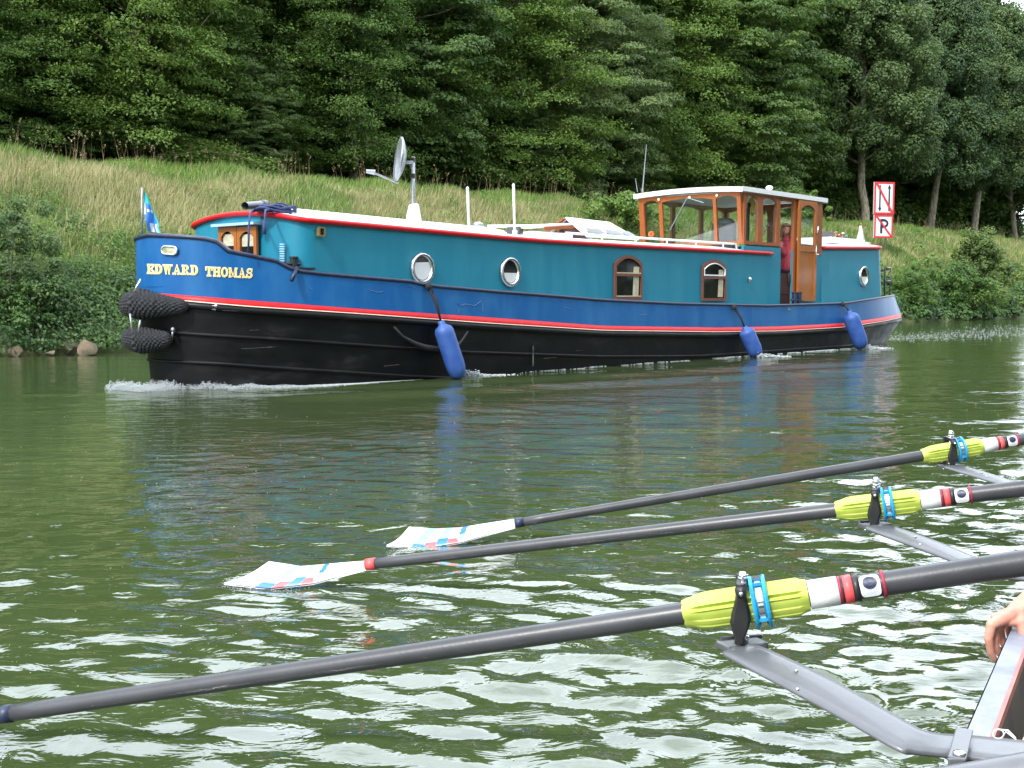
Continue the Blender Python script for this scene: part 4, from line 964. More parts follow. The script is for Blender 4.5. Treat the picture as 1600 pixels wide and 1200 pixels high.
# ---- front doors on the forward face
FN = -d; FP = bp(TC0-.062, 0, 0)
def fp_(px, py, off=0): return on_plane(px, py, FP + FN*off, FN)
def front_door(px0, px1):
    m = MB(); a0, a1 = fp_(px0, 355), fp_(px1, 355); zt = a0.z; x0, x1 = (a0-FP).dot(nn), (a1-FP).dot(nn); w2 = (x1-x0)/2; cx = (x0+x1)/2; zl = 1.15
    def pt(x, z, o): return FP + nn*(cx+x) + UP*z + FN*o
    fw = .055
    m.bar(pt(-w2+fw/2, zl, .03), pt(-w2+fw/2, zt, .03), fw, .03, up=FN); m.bar(pt(w2-fw/2, zl, .03), pt(w2-fw/2, zt, .03), fw, .03, up=FN)
    iw = w2-fw; top = [(x, zt-.13+.07*(1-(x/iw)**2)) for x in np.linspace(-iw, iw, 9)]
    vs = [pt(x, z, .045) for x, z in top] + [pt(x, zt, .045) for x, z in top]; m.add(vs, [(i, i+1, 10+i, 9+i) for i in range(8)])
    m.box(pt(0, 1.36, .03), nn*iw, UP*.03, FN*.015)
    o = m.build('front_door', M['wood2'], barge)
    g = MB(); g.box(pt(0, (zl+zt)/2, .012), nn*iw, UP*((zt-zl)/2-.03), FN*.004); g.build('glass', M['dglass'], o)
    c = MB(); c.box(pt(0, zt-.16, .019), nn*iw*.9, UP*.07, FN*.002); c.build('blind', M['curtain'], o)
front_door(345.5, 374); front_door(374.5, 405)
m = MB(); a, b = fp_(341.5, 353.5), fp_(408, 350.5); m.bar(a+FN*.05, Vector((b.x, b.y, a.z))+FN*.05, .03, .12, up=FN); m.build('door_canopy', M['lblue'], barge)

# ---- things fixed on the roof
def rp(px, w, t=None):               # roof point seen at column px on offset w
    t = t_side(px, w, 350); return bp(t, w, ztop(t, w)+.015), t
# raised white trunk with rails along the roof
m = MB(); a, ta = rp(462, .80); b, tb = rp(790, .80)
sec = [(w, h) for w, h in ((.80, 0), (.78, .05), (.5, .075), (0, .085), (-.5, .075), (-.78, .05), (-.80, 0))]
m.grid([[bp(t, w, ztop(t, w)+h+.012 if i not in (0,) else ztop(t, w)+.012) for w, h in sec] for i, t in enumerate(np.linspace(ta, tb, 14))])
m.build('roof_trunk', M['white'], barge, True)
m = MB(); ts_ = np.linspace(t_side(505, .98, 345), t_side(775, .98, 365), 10)
m.tube([bp(t, .98, rz(t)+camber(.98)+.06) for t in ts_], .014, 6)
for t in ts_[::3]: m.tube([bp(t, .98, rz(t)), bp(t, .98, rz(t)+.09)], .012, 6)
m.build('grab_rail', M['white'], barge, True)
m = MB(); ts_ = np.linspace(t_side(884, 1.0, 370), t_side(1150, 1.0, 388), 12); hh = [.085]*12
m.tube([bp(t, 1.0, rz(t)+.03+.1) for t in ts_] + [bp(ts_[-1]+.03, 1.0, rz(ts_[-1]))], .018, 6)
for t in ts_[::2]: m.tube([bp(t, 1.0, rz(t)), bp(t, 1.0, rz(t)+.13)], .015, 6)
m.build('grab_rail', M['white'], barge, True)
# skylight with lifted lids
def skylight():
    p0, t0 = rp(868, 0); t1 = t_side(952, 0, 345) ; t0 = t_side(884, 0, 340)
    zr = zat(bp(t0, 0).y, 339) ; hw = .44
    m = MB(); za = ztop(t0, hw)+.03; zb_ = ztop(t1, hw)+.03; z2 = zr-.02
    def slab(p, th=.03):
        n_ = (p[1]-p[0]).cross(p[3]-p[0]).normalized(); m.poly(p, th, n_)
    slab([bp(t0, 0, zr), bp(t1, 0, z2), bp(t1+.25, hw, zb_+.04), bp(t0+.0, hw, za+.04)])
    slab([bp(t0, 0, zr), bp(t0, -hw, za+.07), bp(t1, -hw, zb_+.04), bp(t1, 0, z2)])
    sk = m.build('skylight', M['white'], barge)
    m = MB(); m.bar(bp(t0-.02, 0, zr-.02), bp(t0-.02, -hw-.06, za+.06), .03, .07, up=-d); m.bar(bp(t0-.02, -.05, zr-.05), bp(t0-.02, -.2, za), .02, .025, up=-d); m.build('lid_frame', M['wood'], sk)
    m = MB(); m.add([bp(t0+.04, 0, zr-.04), bp(t0+.04, -hw, za-.03), bp(t0+.04, hw, za-.03)], [(0, 1, 2)]); m.build('gable_shade', M['darkred'], sk, recal=False)  # dark sheet standing in for the shade inside the open gable
    m = MB()
    for f0, f1 in ((.06, .36), (.42, .72), (.76, .96)):
        A = lambda f, s: bp(t0, 0, zr).lerp(bp(t1, 0, z2), f).lerp(bp(t0, hw, za+.04).lerp(bp(t1+.25, hw, zb_+.04), f), s) + (nn*.6+UP*.8)*.034
        m.add([A(f0, .66), A(f1, .66), A(f1, .93), A(f0, .93)], [(0, 1, 2, 3)])
    m.build('glass', M['dglass'], sk, recal=False)
    # low hatch forward of it with a lid propped up
    q0, q1 = t_side(800, 0, 350), t_side(862, 0, 350); m = MB(); zz = lambda t: ztop(t, 0)
    m.box(bp((q0+q1)/2, 0, zz(q0)+.02), d*(q1-q0)/2, nn*.42, UP*.05)
    m.poly([bp(q0-.05, .42, zz(q0)+.10), bp(q1, .42, zz(q1)+.20), bp(q1, -.46, zz(q1)+.21), bp(q0-.05, -.46, zz(q0)+.16)], .035, UP)
    hh = m.build('roof_hatch', M['white'], barge); m = MB()
    m.bar(bp(q0+.25, .43, zz(q0)+.115), bp(q1, .43, zz(q1)+.175), .05, .02, up=nn); m.build('lid_frame', M['wood'], hh)
    m = MB(); m.box(bp(q0-.05, .1, zz(q0)+.09), d*.05, nn*.12, UP*.05); m.build('hatch_latch', M['dgrey'], hh)
skylight()
# white poles
for px, yt, yb in ((733, 295, 359), (804.5, 290, 366)):
    t = t_side(px, .80, 350); p = bp(t, .80, ztop(t, .8)); m = MB(); zt = zat(p.y, yt)
    m.tube([p, Vector((p.x-.02, p.y, zt))], .018, 8); m.ell(Vector((p.x-.02, p.y, zt)), .022, .022, .03, n=8, m=5); m.tube([p, p+UP*.08], .035, 8); m.build('roof_pole', M['white'], barge, True)
m = MB(); p, t = rp(747, -.3); m.tube([p, p+UP*.16], .06, 12); m.ell(p+UP*.16, .085, .085, .05, n=12, m=6); m.build('mushroom_vent', M['steel'], barge, True)
# satellite dish on a mast with a white cowl
p, t = rp(646, .35); D0 = p.y
m = MB(); zt = zat(D0, 245); m.tube([p, Vector((p.x-.0, p.y, zt))], [.026]*2, 8)
mast = m.build('dish_mast', M['steel'], barge, True)
m = MB(); c = at_D(645.5, 275, D0); m.tube([c-UP*.03, c+UP*.03], .032, 8); c = at_D(645.5, 252, D0); m.tube([c-UP*.01, c+UP*.05], .028, 8); m.build('clamp', M['black'], mast)
m = MB(); p1 = at_D(634, 349, D0); p2 = at_D(659, 349, D0); q1 = at_D(638, 320, D0); q2 = at_D(654, 318, D0)
for yy in (-.09, .09):
    pass
vs = [p1+Vector((0, -.1, 0)), p2+Vector((0, -.1, 0)), p2+Vector((0, .1, 0)), p1+Vector((0, .1, 0)), q1+Vector((.01, -.06, 0)), q2+Vector((0, -.06, 0)), q2+Vector((0, .06, 0)), q1+Vector((.01, .06, 0))]
m.add(vs, [(0, 3, 2, 1), (4, 5, 6, 7), (0, 1, 5, 4), (1, 2, 6, 5), (2, 3, 7, 6), (3, 0, 4, 7)]); m.build('mast_cowl', M['white'], mast, bevel=.02)
c = at_D(625.5, 250, D0); dn = Vector((-.955, -.24, .14)).normalized(); du = (UP-dn*UP.dot(dn)).normalized(); dv = dn.cross(du); rr = 35/FPX*D0
m = MB(); rows = []
for sgn in (0, 1):
    pass
for f in np.linspace(0.02, 1, 8): rows.append([c + (du*math.cos(a)+dv*math.sin(a))*rr*f + dn*(.09*f*f-.05) for a in np.linspace(0, 2*math.pi, 33)[:-1]])
rows += [[c + (du*math.cos(a)+dv*math.sin(a))*rr*f + dn*(.09*f*f-.075) for a in np.linspace(0, 2*math.pi, 33)[:-1]] for f in np.linspace(1, .02, 8)]
m.grid(rows, close=True); dish = m.build('dish', M['steel'], mast, True)
m = MB(); m.tube([at_D(622, 286, D0-.05), at_D(586, 271, D0-.18)], .012, 6); m.tube([at_D(586, 269.5, D0-.18), at_D(572, 267.5, D0-.2)], [.034, .024], 10); m.bar(at_D(629, 253, D0), at_D(646, 254, D0), .06, .04); m.build('feed_arm', M['steel'], mast)

# ---- wheelhouse
tb0, tb1 = TWH, TAF
zb0 = zat(bp(TWH, WC).y, 381); zsill = zb0
zroof = zat(bp(TWH, WC).y, 299.5); lean = .10
m = MB()
# teal lower walls: forward, near side up to the doorway, aft of the door, far side
def wall(a, b, z0, z1, th=.04, mm=m):
    a, b = Vector(a), Vector(b); n_ = (b-a).cross(UP).normalized()
    mm.add([a+UP*z0, b+UP*z0, b+UP*z1, a+UP*z1, a+UP*z0-n_*th, b+UP*z0-n_*th, b+UP*z1-n_*th, a+UP*z1-n_*th], [(0, 1, 2, 3), (7, 6, 5, 4), (0, 4, 5, 1), (3, 2, 6, 7), (0, 3, 7, 4), (1, 5, 6, 2)])
zd = gz(9.5)-.12
wall(bp(TWH, WC-.002), bp(TDO0, WC+.0), zd, zb0-.03); wall(bp(TDO1-.12, WC+.0), bp(TAF+.3, WC+.0), zd, zb0-.05)
wall(bp(TAF+.3, -WC), bp(TWH, -WC), zd, zb0-.02); wall(bp(TAF-.05, WC-.05), bp(TAF-.05, -WC+.05), zd, zb0-.1)
wb = m.build('wheelhouse_base', M['teal'], barge)
m = MB(); m.box(bp((TDO0+TDO1)/2+.4, 0, zd+.02), d*(TAF-TWH)/2*.96, nn*(WC-.06), UP*.01)
m.box(bp(TDO1+.03, .62, zd+.42), d*.02, nn*.34, UP*.40); m.box(bp(TDO1-.2, -.15, zd+.22), d*.25, nn*.03, UP*.20)
m.box(bp(TDO0+.4, -.75, zd+.35), d*.5, nn*.28, UP*.33)
m.build('wheelhouse_interior', M['darkred'], barge)
zk = zat(bp(TDO0, WC-.09).y, 427); m = MB(); m.box(bp((TDO0+TDO1)/2-.02, WC-.07, (zd+zk)/2), d*((TDO1-TDO0)/2+.02), nn*.012, UP*(zk-zd)/2); m.box(bp((TDO0+TDO1)/2+.02, WC-.055, zd+.34), d*.22, nn*.006, UP*.012); m.ell(bp(TDO1-.16, WC-.045, zd+.62), .05, .02, .12, ax=(d, nn, UP)); m.build('doorway_weatherboard', M['darkred'], barge)
def post(mm, t, w, z0, z1, a=.05, b=.05, ln=0): mm.bar(bp(t, w, z0), bp(t-ln, w, z1), a, b, up=nn)
def panel_row(name, P, Q, z0, z1, nwin, gaps, mt, lean_v, out, glass=True, rise=.05, mull=.055, top=.055, bot=.055):
    """a wall of arched lights from P to Q (plan points), gaps = mullion positions 0..1"""
    m = MB(); g = MB(); P, Q = Vector(P), Vector(Q); L = (Q-P).length; u = (Q-P)/L
    def pt(x, z, o=0): f = (z-z0)/(z1-z0); return P + u*x + UP*z + out*o + lean_v*f
    th = .05
    for i in range(len(gaps)-1):
        x0, x1 = gaps[i][1]*L, gaps[i+1][0]*L; N = 10
        top_ = [(x0+(x1-x0)*k/N, z1-top-rise+rise*(1-(2*k/N-1)**2)) for k in range(N+1)]
        for k in range(N):
            (xa, za), (xb, zb_) = top_[k], top_[k+1]
            vs = [pt(xa, za), pt(xb, zb_), pt(xb, z1), pt(xa, z1), pt(xa, za, -th), pt(xb, zb_, -th), pt(xb, z1, -th), pt(xa, z1, -th)]
            m.add(vs, [(0, 1, 2, 3), (7, 6, 5, 4), (0, 4, 5, 1)])
        vs = [pt(x0, z0), pt(x1, z0), pt(x1, z0+bot), pt(x0, z0+bot), pt(x0, z0, -th), pt(x1, z0, -th), pt(x1, z0+bot, -th), pt(x0, z0+bot, -th)]
        m.add(vs, [(0, 1, 2, 3), (7, 6, 5, 4), (3, 2, 6, 7), (0, 4, 5, 1)])
    for a, b in gaps:
        x0, x1 = a*L, b*L
        vs = [pt(x0, z0), pt(x1, z0), pt(x1, z1), pt(x0, z1), pt(x0, z0, -th), pt(x1, z0, -th), pt(x1, z1, -th), pt(x0, z1, -th)]
        m.add(vs, [(0, 1, 2, 3), (7, 6, 5, 4), (0, 4, 7, 3), (1, 2, 6, 5), (0, 1, 5, 4), (3, 7, 6, 2)])
    o = m.build(name, M[mt], barge)
    for i in range(len(gaps)-1):
        x0, x1 = gaps[i][1]*L, gaps[i+1][0]*L; g = MB(); N = 10
        pts = [pt(x0-.005, z0+bot-.005, -.025), pt(x1+.005, z0+bot-.005, -.025)] + [pt(x1+.005-(x1-x0+.01)*k/N, z1-top-rise+rise*(1-(2*k/N-1)**2)+.004, -.025) for k in range(N+1)]
        g.add(pts, [tuple(range(len(pts)))]); g.build('window_pane', M['sglass' if name == 'windscreen' else 'glass'], o, recal=False)
    return o
lv = -d*lean
panel_row('windscreen', bp(TWH, -WC), bp(TWH, WC-.03), zb0, zroof, 3, [(0, .05), (.205, .24), (.74, .77), (.965, 1.0)], 'wood', lv, -d)
L_ = TAF-TWH
def fr_(px): return (t_side(px, WC, 340)-TWH)/L_
panel_row('side_windows', bp(TWH, WC), bp(TAF, WC), zb0, zroof, 2, [(0, fr_(1166)), (fr_(1184), fr_(1192)), (fr_(1213.5), fr_(1219.5))], 'wood', lv*0, nn)
# aft part of the near side: post behind the doorway, narrow fixed frame behind the open door
m = MB(); 
for a, b, zlo in ((1239.5, 1244.5, zd), (1276, 1284, zb0-.12)):
    ta_, tb_ = t_side(a, WC, 360), t_side(b, WC, 360); m.box(bp((ta_+tb_)/2, WC-.02, (zlo+zroof)/2), d*(tb_-ta_)/2, nn*.03, UP*(zroof-zlo)/2)
m.box(bp((t_side(1219, WC)+TAF)/2, WC-.022, zroof-.03), d*(TAF-t_side(1219, WC))/2, nn*.02, UP*.045)
m.build('door_frame', M['wood'], barge)
panel_row('far_windows', bp(TAF, -WC), bp(TWH, -WC), zb0, zroof, 3, [(0, .04), (.30, .34), (.64, .68), (.96, 1.0)], 'wood', lv*0, -nn)
panel_row('aft_windows', bp(TAF, WC-.05), bp(TAF, -WC), zb0, zroof, 2, [(0, .05), (.47, .53), (.95, 1.0)], 'wood', lv*0, d)
# roof of the wheelhouse, cambered
m = MB(); tt0, tt1 = TWH-lean-.07, TAF+.09; zr1 = lambda t, w: zroof -.012 + .045*(1-(w/(WC+.06))**2) + .0*(t)
rw = np.linspace(-WC-.06, WC+.06, 17)
m.grid([[bp(t, w, zr1(t, w)+.085) for w in rw] for t in (tt0, (tt0+tt1)/2, tt1)])
m.grid([[bp(t, w, zr1(t, w)+.0) for w in rw] for t in (tt0, (tt0+tt1)/2, tt1)])
for t in (tt0, tt1): m.add([bp(t, w, zr1(t, w)+h) for w in rw for h in (0, .085)], [(2*i, 2*i+2, 2*i+3, 2*i+1) for i in range(16)])
for w in (rw[0], rw[-1]): m.add([bp(tt0, w, zroof), bp(tt1, w, zroof), bp(tt1, w, zroof+.085), bp(tt0, w, zroof+.085)], [(0, 1, 2, 3)])
m.build('wheelhouse_roof', M['white'], barge)
m = MB(); p = bp(t_side(1202, WC-.2, 300), WC-.2, zroof+.12); m.ell(p+UP*.05, .07, .07, .045, n=12, m=7); m.tube([p-UP*.06, p+UP*.03], .03, 8); m.build('roof_lamp', M['white'], barge, True)
m = MB(); p = bp(TWH+.1, -.95, zroof+.1); D1 = p.y; a = at_D(1003.5, 300, D1); b = at_D(1010, 226, D1); m.tube([a, b], [.012, .006], 6); m.tube([a, a+UP*.07], .02, 6)
m.tube([at_D(996, 300, D1), at_D(993, 279, D1)], [.006, .004], 5); m.build('whip_aerial', M['steel'], barge)
# wiper and small cream knobs on the windscreen head
m = MB(); m.bar(bp(TWH-.13, .0, zroof-.05), bp(TWH-.05, -.42, zroof-.62), .018, .015); m.bar(bp(TWH-.13, .0, zroof-.05), bp(TWH-.13, .35, zroof-.16), .015, .015); m.build('wiper', M['steel'], barge)
m = MB()
for w in (-.62, .05, .62): m.ell(bp(TWH-lean-.03, w, zroof-.05), .025, .025, .025, n=8, m=6)
m.build('cream_knobs', M['cream'], barge, True)
# open side door
ta_, tb_ = t_side(1246.5, WC+.05, 400), t_side(1274.5, WC+.05, 400); zlo = zat(bp(ta_, WC+.05).y, 470.5); zhi = zroof-.02; wd = tb_-ta_; zm = zat(bp(ta_, WC).y, 386)
m = MB(); Pd = bp(ta_, WC+.05, 0)
def dp(x, z, o=0): return Pd + d*x + UP*z + nn*o
st = .085
m.box(dp(st/2, (zlo+zhi)/2), d*st/2, nn*.02, UP*(zhi-zlo)/2); m.box(dp(wd-st/2, (zlo+zhi)/2), d*st/2, nn*.02, UP*(zhi-zlo)/2)
m.box(dp(wd/2, zlo+.06), d*(wd/2-st), nn*.0195, UP*.06); m.box(dp(wd/2, zm-.02), d*(wd/2-st), nn*.0195, UP*.06)
N = 10; x0, x1 = st, wd-st
tp = [(x0+(x1-x0)*k/N, zhi-.17+.09*(1-(2*k/N-1)**2)) for k in range(N+1)]
for k in range(N): (xa, za), (xb, zb_) = tp[k], tp[k+1]; m.add([dp(xa, za, .019), dp(xb, zb_, .019), dp(xb, zhi, .019), dp(xa, zhi, .019)], [(0, 1, 2, 3)]); m.add([dp(xa, za, -.019), dp(xb, zb_, -.019), dp(xb, zhi, -.019), dp(xa, zhi, -.019)], [(3, 2, 1, 0)])
m.box(dp(wd/2, (zlo+zm)/2, -.006), d*(wd/2-st), nn*.008, UP*(zm-zlo)/2-UP*.06)
door = m.build('side_door', M['wood2'], barge)
g = MB(); g.add([dp(x0, zm+.03, 0), dp(x1, zm+.03, 0)] + [dp(x, z, 0) for x, z in reversed(tp)], [tuple(range(N+3))]); g.build('window_pane', M['glass'], door, recal=False)
h = MB(); h.tube([dp(wd-.05, zm+.28, .02), dp(wd-.05, zm+.28, .06), dp(wd-.05, zm+.42, .06)], .014, 6); h.bar(dp(wd-.04, zm-.12, .03), dp(wd+.04, zm-.12, .03), .02, .02); h.tube([dp(wd-.04, zm-.3, .03), dp(wd-.04, zm+.05, .03)], .007, 6); h.build('door_handle', M['chrome'], door, True)

# ---- aft cabin
TA1 = t_side(1376, WC-.1, 430)+.02; za0 = zat(bp(TAF, WC).y, 386.5)
zaft = lambda t, x: za0 + (t-TAF)*(zat(bp(TA1-.3, WC).y, 386.8)-za0)/(TA1-.3-TAF) + camber(x, .10)
m = MB(); a, fa = cab_ring(TAF-.03, TA1+.03, WC+.03, .34, lambda t, x: gz(t)-.15, False, True); b, fb = cab_ring(TAF-.03, TA1-.04, WC-.02, .32, zaft, False, True)
m.grid([a, b], close=True); ac = m.build('aft_cabin', M['teal'], barge, True); ac.modifiers.new('e', 'EDGE_SPLIT').split_angle = rad(40)
roof_sheet('aft_roof', TAF-.03, TA1-.04, .32, WC-.02, zaft, 'white', False, True)
k = len(fb)//2; ne = [(t, x) for t, x in fb[:k+1] if t > TAF]; m = MB()
e2 = ne + [(t, -x) for t, x in reversed(ne[:-1])]
m.tube([bp(t, x*1.02, zaft(t, x)-.012) for t, x in e2], .036, 8); m.build('roof_edge', M['red'], barge, True)
# white raised hatch on the aft roof
m = MB(); h0, h1 = t_side(1302, .75, 380), t_side(1362, .75, 380); zz = zaft(h0, .5)
m.poly([bp(h0, .72, zz+.02), bp(h1, .72, zz+.02), bp(h1, -.6, zz+.02), bp(h0, -.6, zz+.02)], .09, UP); m.poly([bp(h0+.12, .66, zz+.11), bp(h1-.15, .66, zz+.11), bp(h1-.15, -.5, zz+.11), bp(h0+.12, -.5, zz+.11)], .05, UP)
m.build('roof_hatch', M['white'], barge)
# stern rail
m = MB(); tr0 = TA1-.1; Ds = bp(TG1-.9, .9).y
lo_ = [(t, w, z) for t, w, z in Lg if t > TA1+.05]
ring = [bp(t, max(w-.10, 0), z+.62) for t, w, z in lo_] + [bp(t, -max(w-.10, 0), z+.62) for t, w, z in reversed(lo_[:-1])]
mid = [bp(t, max(w-.10, 0), z+.33) for t, w, z in lo_] + [bp(t, -max(w-.10, 0), z+.33) for t, w, z in reversed(lo_[:-1])]
m.tube(ring, .018, 6); m.tube(mid, .013, 6)
for i in range(0, len(ring), 5): m.tube([ring[i]-UP*.68, ring[i]], .018, 6)
m.build('stern_rail', M['black'], barge, True)
m = MB(); p = ring[len(ring)//2]; 
# bollards
def bollard(px, py, mt, w=None, s=1):
    wq = BW-.1 if px > 600 else BW-.34; t = t_side(px, wq, py+6); p = bp(t, wq, gz(t)-.05 if px > 600 else zat(bp(t, wq).y, 421)); m = MB(); h = max(zat(p.y, py-5)-p.z, .1)
    for s_ in (-1, 1): m.tube([p+d*.09*s_, p+d*.09*s_+UP*h], .055*s, 12); m.tube([p+d*.09*s_+UP*h, p+d*.09*s_+UP*(h+.02)], .07*s, 12)
    m.tube([p-d*.22+UP*h*.5, p+d*.22+UP*h*.5], .025*s, 8); m.box(p+UP*.01, d*.2, nn*.08, UP*.012); return m.build('bollard', M[mt], barge)
bollard(469, 409, 'black', s=.75); bollard(1245, 463, 'navy', s=.9); 
m = MB(); p = bp(TA1+.45, .25, gz(TA1+.4)); m.tube([p, p+UP*.32], .09, 12); m.tube([p+UP*.32, p+UP*.36], .11, 12); m.build('bollard', M['black'], barge)
m = MB(); c, n_ = hull_pt(457, 429, .03); m.tube([c+UP*.08+d*.05, c-UP*.07-d*.05+n_*.05], .022, 8); m.build('handrail_stub', M['navy'], barge, True)

# ================================================================== things on and beside the barge
# fenders
def fender(px0, py0, px1, py1, rpx, label, rope):
    D0 = (bp(t_side(px0, BW+.14, py0), BW+.14)).y; a, b = at_D(px0, py0, D0), at_D(px1, py1, D0+.02); a = a + nn*.02
    root = empty('boat_fender', b, label, 'fender', 'blue fenders hung along the hull'); L = (b-a).length; r = rpx/FPX*D0; ax = (b-a)/L; m = MB()
    prof = [(-.09, .35), (-.03, .34), (.0, .42), (.05, .82), (.12, .97), (.2, 1), (.8, 1), (.92, .96), (1.05, .8), (1.12, .4), (1.14, .1)]
    m.tube([a+ax*L*f for f, _ in prof], [r*k for _, k in prof], 18); m.build('fender_body', M['fender'], root, True)
    g = [hull_pt(rope[0], rope[1], .03)[0]]; eye = a-ax*L*.06
    m = MB(); mid = g[0].lerp(eye, .5)-UP*.0+nn*.03
    m.tube([g[0]+UP*.03, g[0], mid, eye], .014, 6); m.tube([g[0]+d*.05+UP*.02, mid+d*.03, eye+ax*.02], .009, 6); m.ell(g[0]+nn*.02, .04, .04, .05, n=8, m=6); m.build('fender_rope', M['rope'], root, True)
fender(689, 508, 715, 582, 15.5, 'blue fender nearest the bow, hanging below the large white-backed porthole', (665, 447))
fender(1163, 514, 1181, 552, 12.5, 'blue fender between the small arched window and the wheelhouse door, trailing in the water', (1143, 480))
fender(1326, 490, 1345, 538, 12.5, 'blue fender nearest the stern, hanging below the teal aft cabin', (1313, 475))
# rope bow fenders, woven surface
def bowfender(pa, ra, rb, z0, z1, w0, near_end, far_end, label, chain_px):
    root = empty('bow_fender', bp(TR0, 0, z0), label, 'fender'); m = MB()
    pts = []; src = [(t, w) for t, w, z in Lr]
    s = [(t, -w) for t, w in src if t < far_end][::-1] + [(t, w) for t, w in src if t < near_end][1:]
    # resample
    P = [bp(t, w) for t, w in s]; acc = [0]
    for a, b in zip(P, P[1:]): acc.append(acc[-1]+(b-a).length)
    N = 340; tot = acc[-1]; c0 = acc[[i for i, x in enumerate(s) if x[1] == 0 or abs(x[1]) < 1e-6][0]] if any(abs(x[1]) < 1e-6 for x in s) else tot/2
    rs = []; pp = []
    for i in range(N):
        q = tot*i/(N-1); p = Vector((np.interp(q, acc, [v.x for v in P]), np.interp(q, acc, [v.y for v in P]), 0))
        f = (q-c0)/(tot-c0) if q > c0 else (c0-q)/c0
        r = ra*(1-f)+rb*f; 
        if f > .9: r *= math.sqrt(max(.05, 1-((f-.9)/.1)**2*.85))
        out = Vector((p.x, p.y, 0))-C0; ctr = bp(max(T1, (out.dot(d))), 0); o_ = (Vector((p.x, p.y, 0))-Vector((ctr.x, ctr.y, 0))).normalized()
        pp.append(p + o_*(r*.72) + UP*(z0*(1-f)+z1*f)); rs.append(r)
    n = 96
    def fn(i, j):
        v = 2*math.pi*j/n*14; u = i*.44+.5*math.sin(v*.41+i*.031)+.3*math.sin(i*.17)
        k = abs(math.sin(u*.5+v*.5)*math.sin(u*.5-v*.5))**.5
        return .82+.21*k + .015*math.sin(i*.9+j*1.7)
    m.tube(pp, rs, n, fn=fn, ref=(0, 0, 1)); m.build('woven_body', M['rope'], root, True)
    return root, pp
zf0 = zat(bp(TR0, 0).y, 475); zf1 = zat(bp(-1.0, 1.2).y, 478)
def tnear(px, py): return next((t for t, w, z in Lr if t > TR0+.05 and proj(bp(t, w, .8))[0] > px), 0)
f1, pp = bowfender(None, .175, .075, zf0, zat(bp(tnear(300, 480), 1).y, 479), 0, tnear(300, 480), TR0+.35, 'black woven rope fender wrapped around the bow just under the red stripe', 0)
m = MB(); a = pp[-1]; c, n_ = hull_pt(338, 478, .03); c2, n_ = hull_pt(338, 484, .03); m.tube([a, a.lerp(c, .35)], .014, 6); m.tube([a.lerp(c, .35), c], .011, 6); m.tube([a.lerp(c, .35), c2], .011, 6); m.ell(c, .022, .022, .022, n=8, m=6); m.build('fender_chain', M['chrome'], f1, True)
f2, pp = bowfender(None, .155, .08, zat(bp(TR0, 0).y, 531), zat(bp(tnear(262, 530), 1).y, 532), 0, tnear(274, 525), TR0+.3, 'lower black woven rope fender around the stem, close above the water', 0)
m = MB(); a = pp[-1]; c, n_ = hull_pt(272, 515, .02); m.tube([a, c], .012, 6); m.ell(c, .025, .025, .03, n=8, m=6); m.tube([at_D(203, 490, a.y-.5), at_D(207, 520, a.y-.5)], .01, 6); m.tube([at_D(219, 500, a.y-.5), at_D(216, 520, a.y-.5)], .01, 6); m.build('fender_chain', M['steel'], f2, True)
m = MB(); p = [hull_pt(216.5, 438, .04)[0], hull_pt(214, 452, .05)[0]]; c0_ = at_D(220, 436, bp(TR0, .3).y-.3); m.tube([c0_, at_D(210, 455, c0_.y-.05)], .012, 6); m.build('fender_chain', M['chrome'], f1, True)
# rope slung along the hull behind the front fender
m = MB(); pts = []
for x, y in ((616, 511), (630, 526), (645, 535), (665, 543), (690, 546), (712, 543), (722, 532), (731, 518)):
    pts.append(on_plane(x, y, bp(0, BW+.06, 0), nn))
m.tube(pts, [.010, .014, .024, .032, .034, .03, .016, .01], 10, fn=lambda i, j: 1+.15*math.sin(i*9+j*2)); o = m.build('slung_rope', M['rope'], None, True); tag(o, 'black rope slung in a shallow loop along the hull behind the front blue fender', 'rope')
# pipe, rope coil on the fore end of the roof
p, t = rp(400, .55); root = empty('deck_pipe', p, 'short grey pipe pointing forward on the front edge of the barge roof', 'pipe')
m = MB(); D_ = p.y; a = at_D(383, 321.5, D_-.2); b = at_D(408, 319.5, D_+.15); b2 = at_D(416, 319, D_+.3)
N = 14; m.tube([a, b], .043, N, cap=False); m.tube([a+(b-a)*.02, b], .034, N, cap=False); m.tube([b, b2], [.052, .05], N); m.bar(b, b-UP*.16, .05, .04); m.build('pipe_body', M['alu'], root, True)
m = MB(); p, t = rp(430, .6); m2 = None
for k in range(7):
    cx = p + UP*(.02+.018*(k % 3)) + d*(.02*k-.05); r_ = .17-.012*(k % 4)
    m.tube([cx + (d*1.4*math.cos(a)+nn*math.sin(a))*r_ + UP*.02*math.sin(3*a+k) for a in np.linspace(0, 2*math.pi, 22)], .014, 6, cap=False)
cc = at_D(437, 324, p.y); m.tube([cc + (Vector((1, .3, 0))*math.cos(a)*.09 + UP*math.sin(a)*.045) for a in np.linspace(-.3, math.pi+.4, 14)], .012, 6)
m.tube([p+UP*.03, at_D(396, 327, D_-.1), at_D(391, 333, p.y-.62), at_D(389, 352, p.y-.78), at_D(388, 394, p.y-.80)], .012, 6)
m.tube([p+UP*.03, at_D(415, 328, p.y-.35), at_D(414, 336, p.y-.55), at_D(413, 365, p.y-.58)], .013, 6); m.tube([at_D(413, 345, p.y-.59), at_D(413, 366, p.y-.6)], .022, 8, fn=lambda i, j: 1)
o = m.build('coiled_rope', M['brope'], None, True); tag(o, 'coiled dark blue rope on the front of the roof, hanging over the wooden doors', 'rope')
